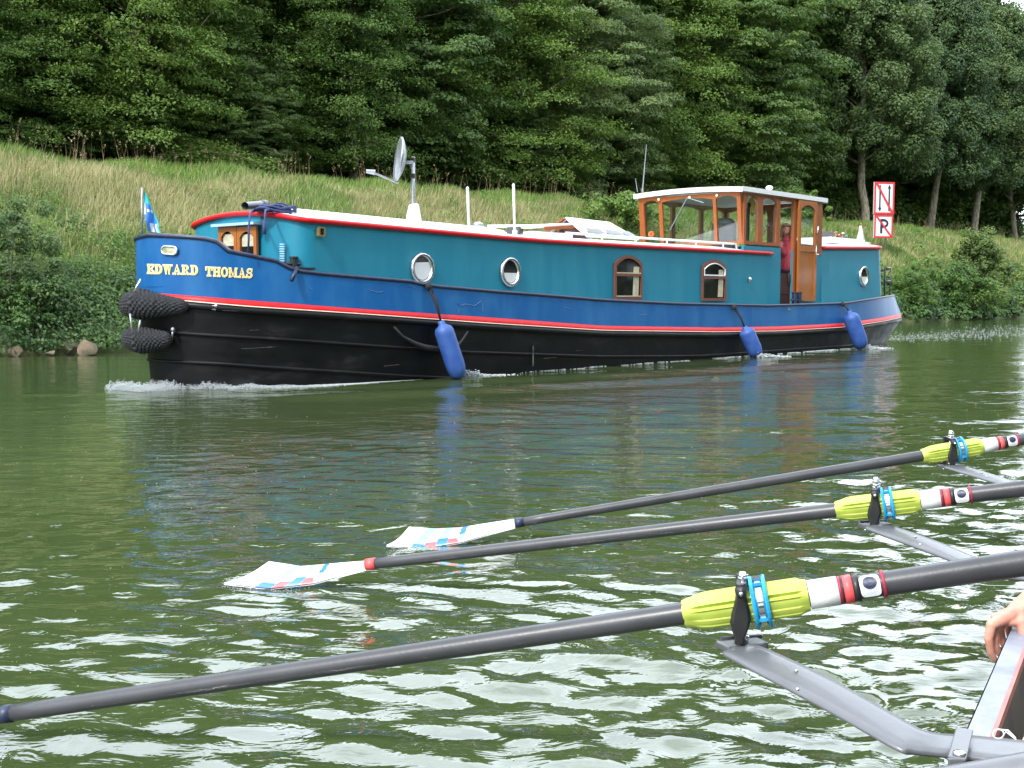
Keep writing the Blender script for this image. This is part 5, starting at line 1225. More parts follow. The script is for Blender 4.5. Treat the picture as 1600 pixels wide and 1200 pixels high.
# bow flag
P, _n = hull_pt(222, 372, 0); D_ = bp(TG0+.3, .1).y
root = empty('bow_flag', at_D(222, 367, D_), 'turquoise and blue pennant on a thin grey staff at the bow', 'flag')
m = MB(); m.tube([at_D(222, 372, D_), at_D(221.5, 293, D_)], .011, 8); m.build('flag_staff', M['steel'], root, True)
m = MB(); rows = []
for i in range(15):
    f = i/14; y0 = 299+f*62; xl = 225.5 + 3*max(0, f-.55)*4; xr = 228+f*26-(3 if f > .85 else 0); rows.append([at_D(xl+(xr-xl)*g, y0+g*3, D_+.04*math.sin(f*6+g*5)-.03*g) for g in np.linspace(0, 1, 8)])
m.grid(rows, mi=lambda i, j: 1 if i < 4 else (3 if (j == 0 and i < 8) or (i in (6, 11, 12, 13) and j in (2, 3, 5)) else (1 if j == 6 else 2)))
o = m.build('flag_cloth', [M['steel'], M['flagcyan'], M['flagblue'], M['white']], root, True, recal=False)
# stern ensign, furled
t = t_side(1345, .1, 380); p = bp(t, .1, zaft(t, .1)+.05); D_ = p.y
root = empty('stern_flag', p, 'furled white flag on a short staff standing on the aft cabin roof', 'flag')
m = MB(); m.tube([p, at_D(1345, 350, D_)], .012, 6); m.ell(at_D(1345, 350, D_), .02, .02, .02, n=6, m=4); m.build('flag_staff', M['wood2'], root)
m = MB(); m.tube([at_D(1344.5, 353, D_), at_D(1345, 362, D_), at_D(1344.5, 372, D_), at_D(1344, 378, D_), at_D(1344, 382, D_)], [.02, .045, .075, .09, .1], 14, fn=lambda i, j: 1+.3*math.sin(j*2.7)); m.build('flag_cloth', M['white'], root, True)
# clutter on the aft roof
t = t_side(1296, -.5, 372); base = bp(t, -.5, zaft(t, -.5)+.03); D_ = base.y
def tagbox(name, label, cat, px0, px1, y0, y1, mt, dd=.2):
    m = MB(); a, b = at_D(px0, y1, D_), at_D(px1, y0, D_); z0 = a.z; z1 = b.z; c = (a+b)/2; hx = (b-a).dot(Vector((1, 0, 0)))/2
    m.box(c, Vector((hx, 0, 0)), Vector((0, dd, 0)), UP*(z1-z0)/2); m.box(c+UP*((z1-z0)/2+.008), Vector((hx+.012, 0, 0)), Vector((0, dd+.012, 0)), UP*.01)
    for s in (-1, 1): m.box(c+Vector((hx*s*.5, -dd-.006, 0)), Vector((.012, 0, 0)), Vector((0, .008, 0)), UP*(z1-z0)/2*.9)
    tag(m.build(name, M[mt], None, bevel=.006), label, cat)
tagbox('storage_box', 'teal plastic storage box on the aft roof behind the wheelhouse', 'box', 1285, 1306, 373, 379, 'teal')
m = MB(); m.poly([at_D(1283, 361, D_+.25), at_D(1310, 363, D_+.25), at_D(1316, 373, D_+.2), at_D(1284, 372, D_+.2)], .05, (0, 1, 0)); m.bar(at_D(1284, 372, D_+.2), at_D(1316, 374, D_+.2), .04, .06); m.bar(at_D(1290, 372, D_+.2), at_D(1290, 382, D_+.2), .03, .03); m.bar(at_D(1311, 373, D_+.2), at_D(1311, 382, D_+.2), .03, .03); tag(m.build('solar_panel', M['dgrey']), 'tilted dark grey panel on small legs above the teal box on the aft roof', 'panel')
m = MB(); c = at_D(1311, 372, D_-.1); m.tube([c-UP*.14, c-UP*.02], [.06, .08], 12); pot = empty('potted_plant', c-UP*.14, 'small pot of yellow and red flowers on the aft roof', 'plant'); m.build('pot', M['dgrey'], pot, True)
m = MB()
for i in range(60): q = c + Vector((random.gauss(0, .07), random.gauss(0, .07), abs(random.gauss(0, .05)))); m.ell(q, .022, .022, .018, n=5, m=3, mi=random.choice([0, 1, 2, 2]))
m.build('flowers', [M['yellow'], M['bl_red'], M['leafB']], pot, True)
m = MB(); c = at_D(1317, 372, D_); m.tube([c-UP*.14+Vector((.0, 0, 0)), c+UP*.06], [.05, .03], 8); m.ell(c+UP*.09, .05, .05, .045, n=10, m=7); m.tube([c, c+Vector((.09, 0, .07)), c+Vector((.12, 0, -.08))], .012, 6); tag(m.build('watering_can', M['steel'], None, True), 'small grey watering can beside the flower pot on the aft roof', 'can')
# inside the wheelhouse
t = t_side(1130, .0, 360)
root = empty('helm_seat', bp(TWH+.9, -.1, zd), 'grey upholstered helm seat seen through the windscreen', 'chair')
m = MB(); c = at_D(1131, 372, bp(TWH+.9, .3).y); m.box(c-UP*.02, nn*.24, d*.06, UP*.30); m.ell(c+UP*.28, .24, .07, .1, ax=(nn, d, UP), n=14, m=8); bk = m.build('backrest', M['alu'], root, bevel=.04)
m = MB(); m.box(c-UP*.36-d*.2, nn*.25, d*.26, UP*.06); m.build('seat', M['alu'], root, bevel=.03); m = MB(); m.tube([c-UP*.4-d*.2, c-UP*1.0-d*.2], .05, 10); m.build('pedestal', M['black'], root)
D_ = bp(TWH+.35, .5).y
m = MB(); rows = []
for i in range(8): f = i/7; rows.append([at_D(1174.5+math.sin(a)*(1.2+5.5*math.sin(f*2.6)), 306+f*27+(5*f if abs(a) < 1.2 else 0), D_+.05*math.cos(a)) for a in np.linspace(0, 6.283, 15)[:-1]])
m.grid(rows, close=True); tag(m.build('oilskin_hat', M['yellow'], None, True), 'yellow oilskin hanging inside the first side window of the wheelhouse', 'rainwear')
m = MB(); c = at_D(1163.5, 316.5, D_-.1); m.box(c, nn*.045, d*.03, UP*.10); m.box(c-UP*.06-nn*.0-d*.033, nn*.015, d*.005, UP*.012); tag(m.build('wall_box', M['white'], None, bevel=.008), 'small white box fixed behind the front corner post of the wheelhouse', 'box')
m = MB(); c = at_D(1168, 352, D_-.05); m.box(c, nn*.03, d*.03, UP*.36); m.ell(c+UP*.36, .06, .06, .05, n=10, m=6); tag(m.build('instrument_stand', M['black'], None, bevel=.01), 'slim black instrument stand under the yellow oilskin', 'stand')
m = MB(); c = at_D(1018, 366, bp(TWH+.15, -.75).y); 
for i in range(7): a = i*.9; m.ell(c + Vector((math.cos(a)*.035, 0, math.sin(a)*.035)), .03, .015, .03, n=6, m=5)
tag(m.build('orange_flower', mat('orange_petals', (.8, .13, .03), .6, noise=(.85, .2, .05), scale=30), None, True), 'orange flower standing inside the left windscreen pane', 'flower')

# ---- person leaning out of the doorway
tdo = t_side(1230, WC-.12, 400); B = bp(tdo, WC-.16, 0); Dp = B.y
px_ = lambda x, y, dy=0: at_D(x-1.2, y, Dp+.10+dy)
root = empty('person', Vector((B.x, B.y, zd)), 'woman in a coral pink jacket and dark trousers leaning out of the wheelhouse doorway', 'person')
def cap(mb, a, b, ra, rb, n=12):
    a, b = Vector(a), Vector(b); k = max(3, int((b-a).length/.03)); mb.tube([a.lerp(b, i/k) for i in range(k+1)], [ra+(rb-ra)*i/k for i in range(k+1)], n); mb.ell(a, ra, ra, ra, n=n, m=8); mb.ell(b, rb, rb, rb, n=n, m=8)
m = MB(); hd = px_(1229.5, 359, -.06)
hip = px_(1231, 420, .02); chest = px_(1233, 385, 0); neck = px_(1231, 373, -.02)
m.ell(hd, .078, .092, .105, n=20, m=14); m.ell(hd+Vector((-.005, -.07, -.04)), .055, .04, .05, n=12, m=8)
m.ell(hd+Vector((-.008, -.1, -.012)), .014, .022, .02, n=8, m=6)                    # nose
m.ell(hd+Vector((-.008, -.088, -.052)), .028, .012, .009, n=8, m=6)
for s in (-1, 1): m.ell(hd+Vector((.077*s, 0, -.01)), .012, .022, .03, n=8, m=6)
cap(m, hd-UP*.07, neck, .05, .055); cap(m, neck-UP*.03, chest, .10, .13); cap(m, chest, hip, .13, .135)
m.ell(chest+UP*.03, .175, .10, .09, n=16, m=10); m.ell(hip, .15, .11, .12, n=14, m=10)
for s, kx in ((-1, -.02), (1, .03)):
    h = hip+Vector((.08*s, 0, -.05)); kn = h+Vector((kx, -.06, -.42)); ft = Vector((kn.x, kn.y+.05, zd+.06)); cap(m, h, kn, .078, .058); cap(m, kn, ft, .055, .038); m.ell(ft+Vector((0, -.05, -.03)), .04, .1, .03, n=10, m=6)
shl = chest+Vector((-.15, 0, .06)); shr = chest+Vector((.16, 0, .05)); el = px_(1223, 392, -.12); ha = px_(1221, 384, -.16)
cap(m, shl, px_(1226, 396, -.12), .05, .042); cap(m, px_(1226, 396, -.12), ha, .04, .028)
er = px_(1238, 398, .02); cap(m, shr, er, .05, .042); cap(m, er, px_(1238, 412, -.05), .038, .026)
for hb, sg in ((ha, 1), (px_(1238, 413, -.05), -1)):
    m.ell(hb+UP*.02*sg, .035, .018, .045, n=10, m=7)
    for k in range(4): cap(m, hb+Vector((-.024+.016*k, -.005, .05*sg)), hb+Vector((-.026+.017*k, -.02, (.085-.006*abs(k-1.4))*sg)), .0085, .0075, 7)
    cap(m, hb+Vector((.03, 0, .02*sg)), hb+Vector((.055, -.015, .05*sg)), .010, .008, 7)
body = solidify_blob('body', m, .011, M['skin'], root, 3)
j = MB(); cap(j, neck-UP*.045, chest, .115, .155); cap(j, chest, hip+UP*.05, .155, .165); j.ell(chest+UP*.03, .20, .125, .10, n=16, m=10); j.ell(hip+UP*.02, .175, .13, .10, n=14, m=8)
cap(j, shl, px_(1226, 396, -.12), .066, .058); cap(j, px_(1226, 396, -.12), ha-UP*.05+Vector((.01, .01, 0)), .056, .046); cap(j, shr, er, .066, .058); cap(j, er, px_(1238, 409, -.04), .055, .045)
solidify_blob('jacket', j, .013, M['pinkred'], root, 3)
j = MB(); j.ell(hip-UP*.03, .172, .135, .12, n=14, m=8)
for s, kx in ((-1, -.02), (1, .03)): h = hip+Vector((.08*s, 0, -.05)); kn = h+Vector((kx, -.06, -.42)); cap(j, h, kn, .098, .075); cap(j, kn, Vector((kn.x, kn.y+.05, zd+.1)), .072, .06)
solidify_blob('trousers', j, .014, M['trouser'], root, 3)
j = MB(); j.ell(hd+Vector((.0, .022, .022)), .098, .098, .108, n=18, m=12)
for s in (-1, 1): j.ell(hd+Vector((.082*s, .01, -.06)), .032, .06, .10, n=10, m=8)
j.ell(hd+Vector((-.01, -.055, .075)), .075, .045, .035, n=12, m=8)
for i in range(46):
    a = random.uniform(-1.9, 1.9); q = hd+Vector((math.sin(a)*.088, math.cos(a)*.085, .07)); cap(j, q, q+Vector((math.sin(a)*.02, .0, -.13-random.random()*.08)), .012, .008, 6)
solidify_blob('hair', j, .008, M['hair'], root, 1)
j = MB()
for s in (-1, 1): j.ell(hd+Vector((-.006+.03*s, -.086, .004)), .012, .006, .006, n=8, m=6)
j.ell(hd+Vector((-.008, -.099, -.05)), .024, .006, .005, n=8, m=5, mi=1); j.build('eyes_and_lips', [M['black'], M['bl_red']], body, True)

# ================================================================== ROWING SHELL, OARS, ROWER'S HAND
sd = Vector((.486, .874, 0)).normalized(); sn = Vector((sd.y, -sd.x, 0))     # along the shell, and outboard-to-inboard (to the right)
GZ = .22
g0 = at_z(1510, 1145, GZ)                                # outer gunwale edge
shell = empty('rowing_shell', Vector((g0.x, g0.y, 0))+sn*.25, 'dark rowing shell with a pale gunwale at the lower right corner', 'boat')
def gp(s, x, z): return Vector((g0.x, g0.y, 0)) + sd*s + sn*x + UP*z
S = np.linspace(-1.6, 7.5, 60)
def wid(s): return .56*max(.05, 1-((s-2)/6.2)**4)         # beam, tapering to the far end
def xo(s): return (.56-wid(s))*.5*(1 if s > 3 else 0)
gh = .040
m = MB(); m.grid([[gp(s, xo(s), GZ), gp(s, xo(s)+gh, GZ)] for s in S]); m.grid([[gp(s, xo(s)+wid(s)-gh, GZ), gp(s, xo(s)+wid(s), GZ)] for s in S]); m.build('gunwale', M['shellwhite'], shell, recal=False)
m = MB(); m.grid([[gp(s, xo(s)-.0015+ (wid(s)*.5+.0015)*(1-math.cos(a))*1.0 if False else xo(s)+wid(s)*.5-(wid(s)*.5+.002)*math.cos(a), GZ+.001-(GZ+.10)*math.sin(a)) for a in np.linspace(0, math.pi, 15)] for s in S]); m.build('outer_skin', M['navy'], shell, True, recal=False)
m = MB(); m.grid([[gp(s, xo(s)+gh, GZ+.003), gp(s, xo(s)+gh+.008, GZ+.003), gp(s, xo(s)+gh+.009, GZ-.022)] for s in S]); m.build('inner_rail', M['shellred'], shell, recal=False)
m = MB(); m.grid([[gp(s, xo(s)+gh+.008, GZ-.012), gp(s, xo(s)+gh+.03, GZ-.12), gp(s, xo(s)+wid(s)*.5, GZ-.24), gp(s, xo(s)+wid(s)-gh-.03, GZ-.12), gp(s, xo(s)+wid(s)-gh, GZ-.005)] for s in S]); m.build('lining', M['shellin'], shell, recal=False)
m = MB(); m.tube([gp(.12, .09, GZ-.03), gp(.30, .12, GZ-.1), gp(.02, .17, GZ-.14)], .006, 6); m.tube([gp(-.02, .14, GZ-.12), gp(.6, .11, GZ-.05)], .008, 6); m.build('wooden_brace', M['wood2'], shell)
m = MB(); m.tube([gp(.75, .085, GZ-.02), gp(.3, .088, GZ-.03), gp(-.02, .085, GZ-.04)], .0025, 5); m.build('guide_wire', M['cream'], shell)
m = MB(); c = at_D(1560, 1147, 1.86); pts = [c + Vector((math.cos(a)*.009, 0, math.sin(a)*.008)) for a in np.linspace(-.6, 5.6, 16)]; m.tube(pts+[at_D(1572, 1143, 1.86), at_D(1588, 1156, 1.84)], .0014, 6); m.tube([at_D(1562, 1140, 1.86), at_D(1575, 1141, 1.86), at_D(1587, 1153, 1.84)], .0013, 6); tag(m.build('white_cord', M['white'], None, True), 'looped white cord tied over the rigger inside the shell', 'cord')
# riggers: one built, copies share it
LOCK = [(Vector((.457, 2.24, 0))), None, None]
L1 = at_D(1160, 948, 2.24); L2 = at_D(1368, 790, 3.45); L3 = at_D(1485, 705, 4.69)
def wing_pts():
    # centre line and chord vectors of the flat arm
    base = Vector((L1.x, L1.y, .325))
    e0 = [(1128, 1018, .325), (1150, 1030, .32), (1300, 1110, .285), (1400, 1166, .262), (1430, 1172, .255), (1510, 1180, .245), (1640, 1196, .245)]
    e1 = [(1168, 1003, .325), (1203, 1012, .325), (1300, 1057, .30), (1400, 1113, .272), (1452, 1140, .26), (1510, 1145, .245), (1640, 1157, .245)]
    return [at_z(*a) for a in e0], [at_z(*a) for a in e1]
A_, B_ = wing_pts()
def dens(L, k=6):
    out = []
    for i in range(len(L)-1):
        p0, p1, p2, p3 = L[max(i-1, 0)], L[i], L[i+1], L[min(i+2, len(L)-1)]
        for j in range(k):
            u = j/k; out.append(.5*((2*p1)+(p2-p0)*u+(2*p0-5*p1+4*p2-p3)*u*u+(3*p1-p0-3*p2+p3)*u**3))
    return out + [L[-1]]
A_, B_ = dens(A_), dens(B_)
rig = []
def build_rigger():
    m = MB(); rows = []
    for a, b in zip(A_, B_):
        c = (a+b)/2; h = (b-a)/2; r = []
        for k in range(12):
            an = 2*math.pi*k/12; r.append(c + h*math.cos(an) + UP*(.0065*math.copysign(abs(math.sin(an))**.3, math.sin(an))-.006))
        rows.append(r)
    m.grid(rows, close=True); n0 = len(m.v)-len(rows)*12; m.f.append(tuple(range(12))); m.m.append(0)
    root = m.build('rigger', M['alu'], shell, True)
    m = MB(); c = Vector((L1.x, L1.y, 0)); c.z = .318; m.bar(c+Vector((-.042, -.012, -.004)), c+Vector((.045, .024, -.004)), .05, .014); m.bar(c+Vector((-.04, .018, .004)), c+Vector((.05, .045, .002)), .008, .010); m.build('end_plate', M['alu'], root, bevel=.004)
    m = MB()
    for px, py in ((1132, 1022), (1161, 1027), (1244, 1048), (1246, 1077)): 
        p = at_z(px, py, .31); m.ell(p, .004, .004, .003, n=8, m=5)
    m.build('rivets', M['chrome'], root, True)
    m = MB(); m.tube([Vector((L1.x, L1.y, .318)), Vector((L1.x, L1.y, .336))], .014, 14); m.tube([Vector((L1.x, L1.y, .32)), at_D(1160, 893, 2.24)], .0065, 10)
    for y, r in ((917, .012), (911, .013), (903, .011), (899, .0095)): p = at_D(1161, y, 2.24); m.tube([p-UP*.003, p+UP*.003], r, 6 if r > .0125 else 14)
    m.build('pin', M['chrome'], root, True)
    return root
rig1 = build_rigger()
# oars ------------------------------------------------------------------
def frame_of(ax):
    s = ax.cross(UP).normalized(); return s, s.cross(ax).normalized()     # side, up
def oar(join, lock, blade, tip_band, label, inboard=1.02, blade_mats=True):
    root = empty('oar', join, label, 'oar', 'sculling oars stretched over the water'); ax = (lock-join).normalized(); sx, ux = frame_of(ax); L = (lock-join).length
    if (sx.y > 0): sx = -sx
    ux = ax.cross(sx); ux = ux if ux.z > 0 else -ux
    end = lock + ax*inboard
    m = MB(); N = 24; pts = [join + ax*(end-join).length*f for f in np.linspace(0, 1, N)]; tot = (end-join).length
    rs = [.0190 + (.0228-.0190)*min(1, f*tot/L) + max(0, f*tot-L)*.004 for f in np.linspace(0, 1, N)]
    m.tube(pts, rs, 28); m.build('shaft', M['carbon'], root, True)
    m = MB(); m.tube([join-ax*.004, join+ax*.032], [.0202, .0206], 24); m.build('shaft_band', M[tip_band], root, True)
    def at(s): return lock + ax*s
    # ribbed lime sleeve
    m = MB(); a0, a1 = -.118, .128; prof = [(a0, .0235), (a0+.005, .026), (a0+.05, .0312), (-.02, .0318), (.02, .0318), (a1-.02, .0315), (a1-.008, .0305), (a1, .029)]
    n = 96; rows = []; C_ = at(0)
    for s in np.linspace(a0, a1, 40):
        r = float(np.interp(s, [p for p, _ in prof], [q for _, q in prof])); row = []
        for j in range(n):
            an = 2*math.pi*j/n; w = (j % 24); rib = -.0065 if w < 3 else (.0035 if w in (3, 4, 23, 22) else (.0018 if w < 12 else 0))
            rib *= min(1, max(0, (s-a0-.015)/.02))*min(1, max(0, (a1-.01-s)/.01)); flat = .0018*math.cos(4*an)
            row.append(at(s) + (sx*math.cos(an+.35)+ux*math.sin(an+.35))*(r+rib+flat))
        rows.append(row)
    m.grid(rows, close=True); m.f.append(tuple(range(n))); m.m.append(0); m.f.append(tuple(range(39*n, 40*n))); m.m.append(0)
    m.build('sleeve', M['lime'], root, False)
    # cyan button with a steel clip
    m = MB(); prof = [(.020, .036), (.020, .052), (.0235, .0535), (.027, .052), (.0285, .0425), (.0435, .0425), (.045, .052), (.0485, .0535), (.052, .052), (.052, .036)]
    m.grid([[at(s)+(sx*math.cos(a)+ux*math.sin(a))*r for a in np.linspace(0, 2*math.pi, 33)[:-1]] for s, r in prof], close=True)
    for k in range(12): a = k*math.pi/6; m.bar(at(.0225)+(sx*math.cos(a)+ux*math.sin(a))*.0485, at(.050)+(sx*math.cos(a)+ux*math.sin(a))*.0485, .004, .006) if k % 3 == 2 else None
    cl = m.build('button', M['cyan'], root)
    m = MB(); n = 64; rr = lambda j: .0450+.0006*(j % 2); m.grid([[at(s)+(sx*math.cos(2*math.pi*j/n)+ux*math.sin(2*math.pi*j/n))*rr(j) for j in range(n)] for s in (.031, .0415)], close=True); m.box(at(.036)-sx*.001+ux*.047, ax*.008, sx*.010, ux*.004); m.build('steel_clip', M['chrome'], cl)
    # coloured bands beyond the sleeve
    def band(s0, s1, mt, nm, r=.0275, k=0): m = MB(); m.tube([at(s0), at(s1)], r, 28); return m.build(nm, M[mt], root, True)
    band(.130, .186, 'white', 'white_band', .0282); band(.186, .192, 'maroon', 'maroon_band'); band(.192, .196, 'black', 'black_band'); band(.196, .213, 'bl_red', 'red_band'); band(.213, .226, 'black', 'black_band', .0268)
    # badge: white rounded patch with a dark disc, wrapped on the shaft
    m = MB(); rsh = .0270
    def sp2(s, a, o=0): return at(s) + (sx*math.cos(a)+ux*math.sin(a))*(rsh+o)
    # the patch faces the viewer (the side away from the hull's far end)
    v = (O - at(.24)).normalized(); av = math.atan2(v.dot(ux), v.dot(sx))
    def patch(m, cs, ca, hs, ha, o, pw, N=28):
        c = sp2(cs, ca, o); ring = []
        for i in range(N):
            a = 2*math.pi*i/N; x = abs(math.cos(a))**(2/pw)*(1 if math.cos(a) > 0 else -1); y = abs(math.sin(a))**(2/pw)*(1 if math.sin(a) > 0 else -1); ring.append(sp2(cs+hs*x, ca+ha*y, o))
        mid_ = []
        for i in range(N):
            a = 2*math.pi*i/N; x = .5*abs(math.cos(a))**(2/pw)*(1 if math.cos(a) > 0 else -1); y = .5*abs(math.sin(a))**(2/pw)*(1 if math.sin(a) > 0 else -1); mid_.append(sp2(cs+hs*x, ca+ha*y, o))
        m.add([c]+mid_+ring, [(0, 1+i, 1+(i+1) % N) for i in range(N)] + [(1+i, 1+N+i, 1+N+(i+1) % N, 1+(i+1) % N) for i in range(N)])
    patch(m, .245, av-.0, .019, .80, .0015, 5); bd = m.build('badge', M['white'], root, recal=False)
    m = MB(); patch(m, .245, av+.22, .0135, .42, .003, 2); m.build('badge_disc', M['navy'], bd, recal=False)
    band(.268, .274, 'maroon', 'maroon_band', .0272)
    # blade
    if blade:
        top, bot, D_t, D_b = blade; nS, nC = 72, 26
        def crv(tab, f): return [float(np.interp(f, np.linspace(0, 1, len(tab)), [p[k] for p in tab])) for k in range(2)]
        def grid_pts(off):
            rows = []
            for i in range(nS+1):
                f = i/nS; a = crv(top, f); b = crv(bot, f); Da = float(np.interp(f, [0, 1], D_t)); Db = float(np.interp(f, [0, 1], D_b))
                pa, pb = at_D(a[0], a[1], Da), at_D(b[0], b[1], Db); row = []
                for j in range(nC+1): g = j/nC; row.append(pa.lerp(pb, g) + UP*(off - .012*math.sin(math.pi*g)*min(1, 2.2*(1-f))))
                rows.append(row)
            return rows
        def mi(i, j):
            f = i/nS; g = j/nC; k = f*1.0 - .13*(1-g) + .03
            k = f + .03*math.sin(g*3)
            if .17 < k < .26: return 3 if g < .66 else 2
            if .26 < k < .34: return 4 if g < .55 else 1
            if .34 < k < .42: return 3 if g < .40 else (2 if g < .85 else 3)
            if .42 < k < .50: return 4 if (g < .5 or g > .9) else 1
            if .50 < k < .56: return 2 if g < .3 else (3 if g < .75 else 0)
            if abs(k-.07) < .02 and .36 < g < .6 and (i*7+j*3) % 5: return 5
            return 0
        m = MB(); m.grid(grid_pts(.0), mi=mi); k0 = len(m.v); rb = grid_pts(-.006); m.grid(rb)
        b = m.build('blade', [M['blade'], M['bl_red'], M['bl_blue'], M['bl_cyan'], M['bl_pink'], M['bl_mark']], root, True, recal=False)
    return root, ax, sx, ux
J1 = at_D(1, 1117, 2.54); J2 = at_D(574, 882, 3.91); J3 = at_D(806, 817.5, 4.73)
bl2 = ([(420, 877), (470, 884.5), (505, 881.5), (540, 878.5), (572, 876)], [(349, 911), (420, 919), (490, 911), (530, 900), (573, 888.5)], (4.06, 3.91), (3.93, 3.905))
bl3 = ([(639, 823), (680, 826), (720, 824), (760, 817.5), (804, 810.5)], [(603, 852), (660, 857), (720, 847), (760, 835), (805, 823.5)], (4.70, 4.73), (4.56, 4.725))
ofs = J1-J2
# the near blade lies beyond the left edge: the second oar's blade carried over by the same offset
def shift_px(tab, Dr):
    out = []
    for i, (x, y) in enumerate(tab):
        Dd = float(np.interp(i/(len(tab)-1), [0, 1], Dr)); p = at_D(x, y, Dd)+ofs; out.append((*proj(p), p.y))
    return out
t1, b1 = shift_px(bl2[0], bl2[2]), shift_px(bl2[1], bl2[3])
bl1 = ([(x, y) for x, y, _ in t1], [(x, y) for x, y, _ in b1], (t1[0][2], t1[-1][2]), (b1[0][2], b1[-1][2]))
o1 = oar(J1, L1+UP*.004, bl1, 'navy', 'nearest oar, its blade beyond the left edge of the picture')
o2 = oar(J2, L2, bl2, 'bl_red', 'middle oar with a red band beside its striped white blade')
o3 = oar(J3, L3, bl3, 'navy', 'farthest oar with a dark band beside its striped white blade')
# rowlocks: black gate round the sleeve
def rowlock(parent, lock, ax, sx, ux):
    m = MB(); 
    front = lock - UP*0 + sx*.047 if (O-lock).dot(sx) > 0 else lock - sx*.047
    s_ = sx if (O-lock).dot(sx) > 0 else -sx
    prof = [(-.062, .008), (-.052, .010), (-.035, .017), (-.018, .0215), (0, .019), (.02, .0135), (.038, .011), (.046, .013), (.058, .010)]
    f0 = lock + s_*.038 - ax*.004
    for th0, th1 in ((0, .009),):
        vs = []; n = len(prof)
        for z, w in prof: vs += [f0+UP*z-ax*w, f0+UP*z+ax*w, f0+UP*z+ax*w*.7+s_*.010, f0+UP*z-ax*w*.7+s_*.010]
        fs = [(4*i+a, 4*i+(a+1) % 4, 4*i+4+(a+1) % 4, 4*i+4+a) for i in range(n-1) for a in range(4)] + [(0, 1, 2, 3), tuple(4*(n-1)+a for a in (3, 2, 1, 0))]
        m.add(vs, fs)
    b0 = lock - s_*.046
    m.bar(b0-UP*.055, b0+UP*.055, .026, .012, up=s_); m.bar(f0-UP*.058+s_*.004, b0-UP*.055, .022, .012); m.bar(f0+UP*.05+s_*.003, b0+UP*.052, .020, .012)
    m.ell(f0+UP*.042+s_*.008, .012, .010, .012, n=12, m=8)
    o = m.build('rowlock', M['black'], parent, bevel=.002)
    return o
for k, (lk, oo) in enumerate(((L1, o1), (L2, o2), (L3, o3))):
    r_ = rig1
    if k:
        r_ = rig1.copy(); scene.collection.objects.link(r_); r_.parent = shell; r_.location = lk-L1; r_.location.z = 0
        for ch in list(rig1.children):
            if ch.name.startswith('rowlock') or ch.name.startswith('screw'): continue
            c = ch.copy(); scene.collection.objects.link(c); c.parent = r_
    rowlock(r_, lk, *oo[1:]) 
    s_ = oo[2] if (O-lk).dot(oo[2]) > 0 else -oo[2]
    m = MB(); m.tube([lk+s_*.056+UP*.041-oo[1]*.004, lk+s_*.062+UP*.041-oo[1]*.004], .0045, 10); m.tube([lk+UP*.058+s_*.01, lk+UP*.047+s_*.052-oo[1]*.004], .0035, 8); m.build('screw', M['chrome'], r_, True)
# clamp strap where the near rigger crosses the gunwale
m = MB(); a = at_z(1507, 1140, .262); b = at_z(1495, 1186, .262); m.bar(a, b, .028, .006); m.bar(b+UP*.001, b-UP*.05, .028, .006, up=(0, 1, 0)); st = m.build('clamp_strap', M['alu'], shell, bevel=.002)
m = MB(); p = at_z(1499, 1177, .267); m.ell(p, .011, .011, .005, n=14, m=6); m.build('bolt', M['chrome'], st, True)
m = MB()
for px in (1577, 1599): p = at_D(px, 878.5-(px-1577)*.1, 3.05); m.ell(p, .0125, .0125, .0125, n=14, m=10)
m.build('domed_nuts', M['chrome'], shell, True)
# lowest shaft in the corner
a = at_D(1432, 1237, 1.22); b = at_D(1640, 1202, 1.16)
root = empty('oar', a, 'pale sheen of a further oar shaft crossing the bottom right corner', 'oar'); m = MB(); ax = (b-a).normalized(); m.tube([a-ax*.25, a, b, b+ax*.6], .021, 28); m.build('shaft', M['alu'], root, True); m = MB(); m.tube([b+ax*.3, b+ax*.6], .024, 20); m.build('grip', M['dgrey'], root, True)

# ---- rower's hand closed over the gunwale
def hp(px, py, dz): return at_D(px, py, dz)
H0 = at_z(1578, 985, GZ); DH = H0.y; print('hand depth', DH)
gx = lambda px, py, dd=0: at_D(px, py, DH+dd)
m = MB()
wr = gx(1600, 946, .035); pm = gx(1578, 968, .01); 
cap(m, gx(1665, 898, .04), gx(1612, 938, .03), .036, .028, 18)           # forearm to wrist
cap(m, gx(1612, 938, .03), gx(1590, 957, .02), .028, .026, 16)
# back of the hand: four metacarpals fused
K = [(1549, 976, -.030), (1556, 966, -.008), (1566, 961, .014), (1577, 958, .034)]
for i, (x, y, dd) in enumerate(K): cap(m, gx(1596+i*2, 954-i*2, .012+.012*i), gx(x, y, dd), .0165, .0125, 12)
m.ell(gx(1576, 968, .01), .03, .034, .015, n=14, m=9)
# four fingers bent over the outboard edge: proximal, middle, distal
for i, (x, y, dd) in enumerate(K):
    k = gx(x, y, dd); p1 = gx(x-4.5+i*.6, y+22, dd-.004); ln = [26, 27, 25, 19][i]
    p2 = gx(x-1.0+i*.8, y+24+ln*.72, dd+.0); p3 = gx(x+4.5+i*.5, y+24+ln*1.15, dd+.004); r = [.0102, .0105, .0098, .0086][i]
    cap(m, k, p1, r*1.12, r, 12); cap(m, p1, p2, r, r*.88, 12); cap(m, p2, p3, r*.88, r*.76, 12)
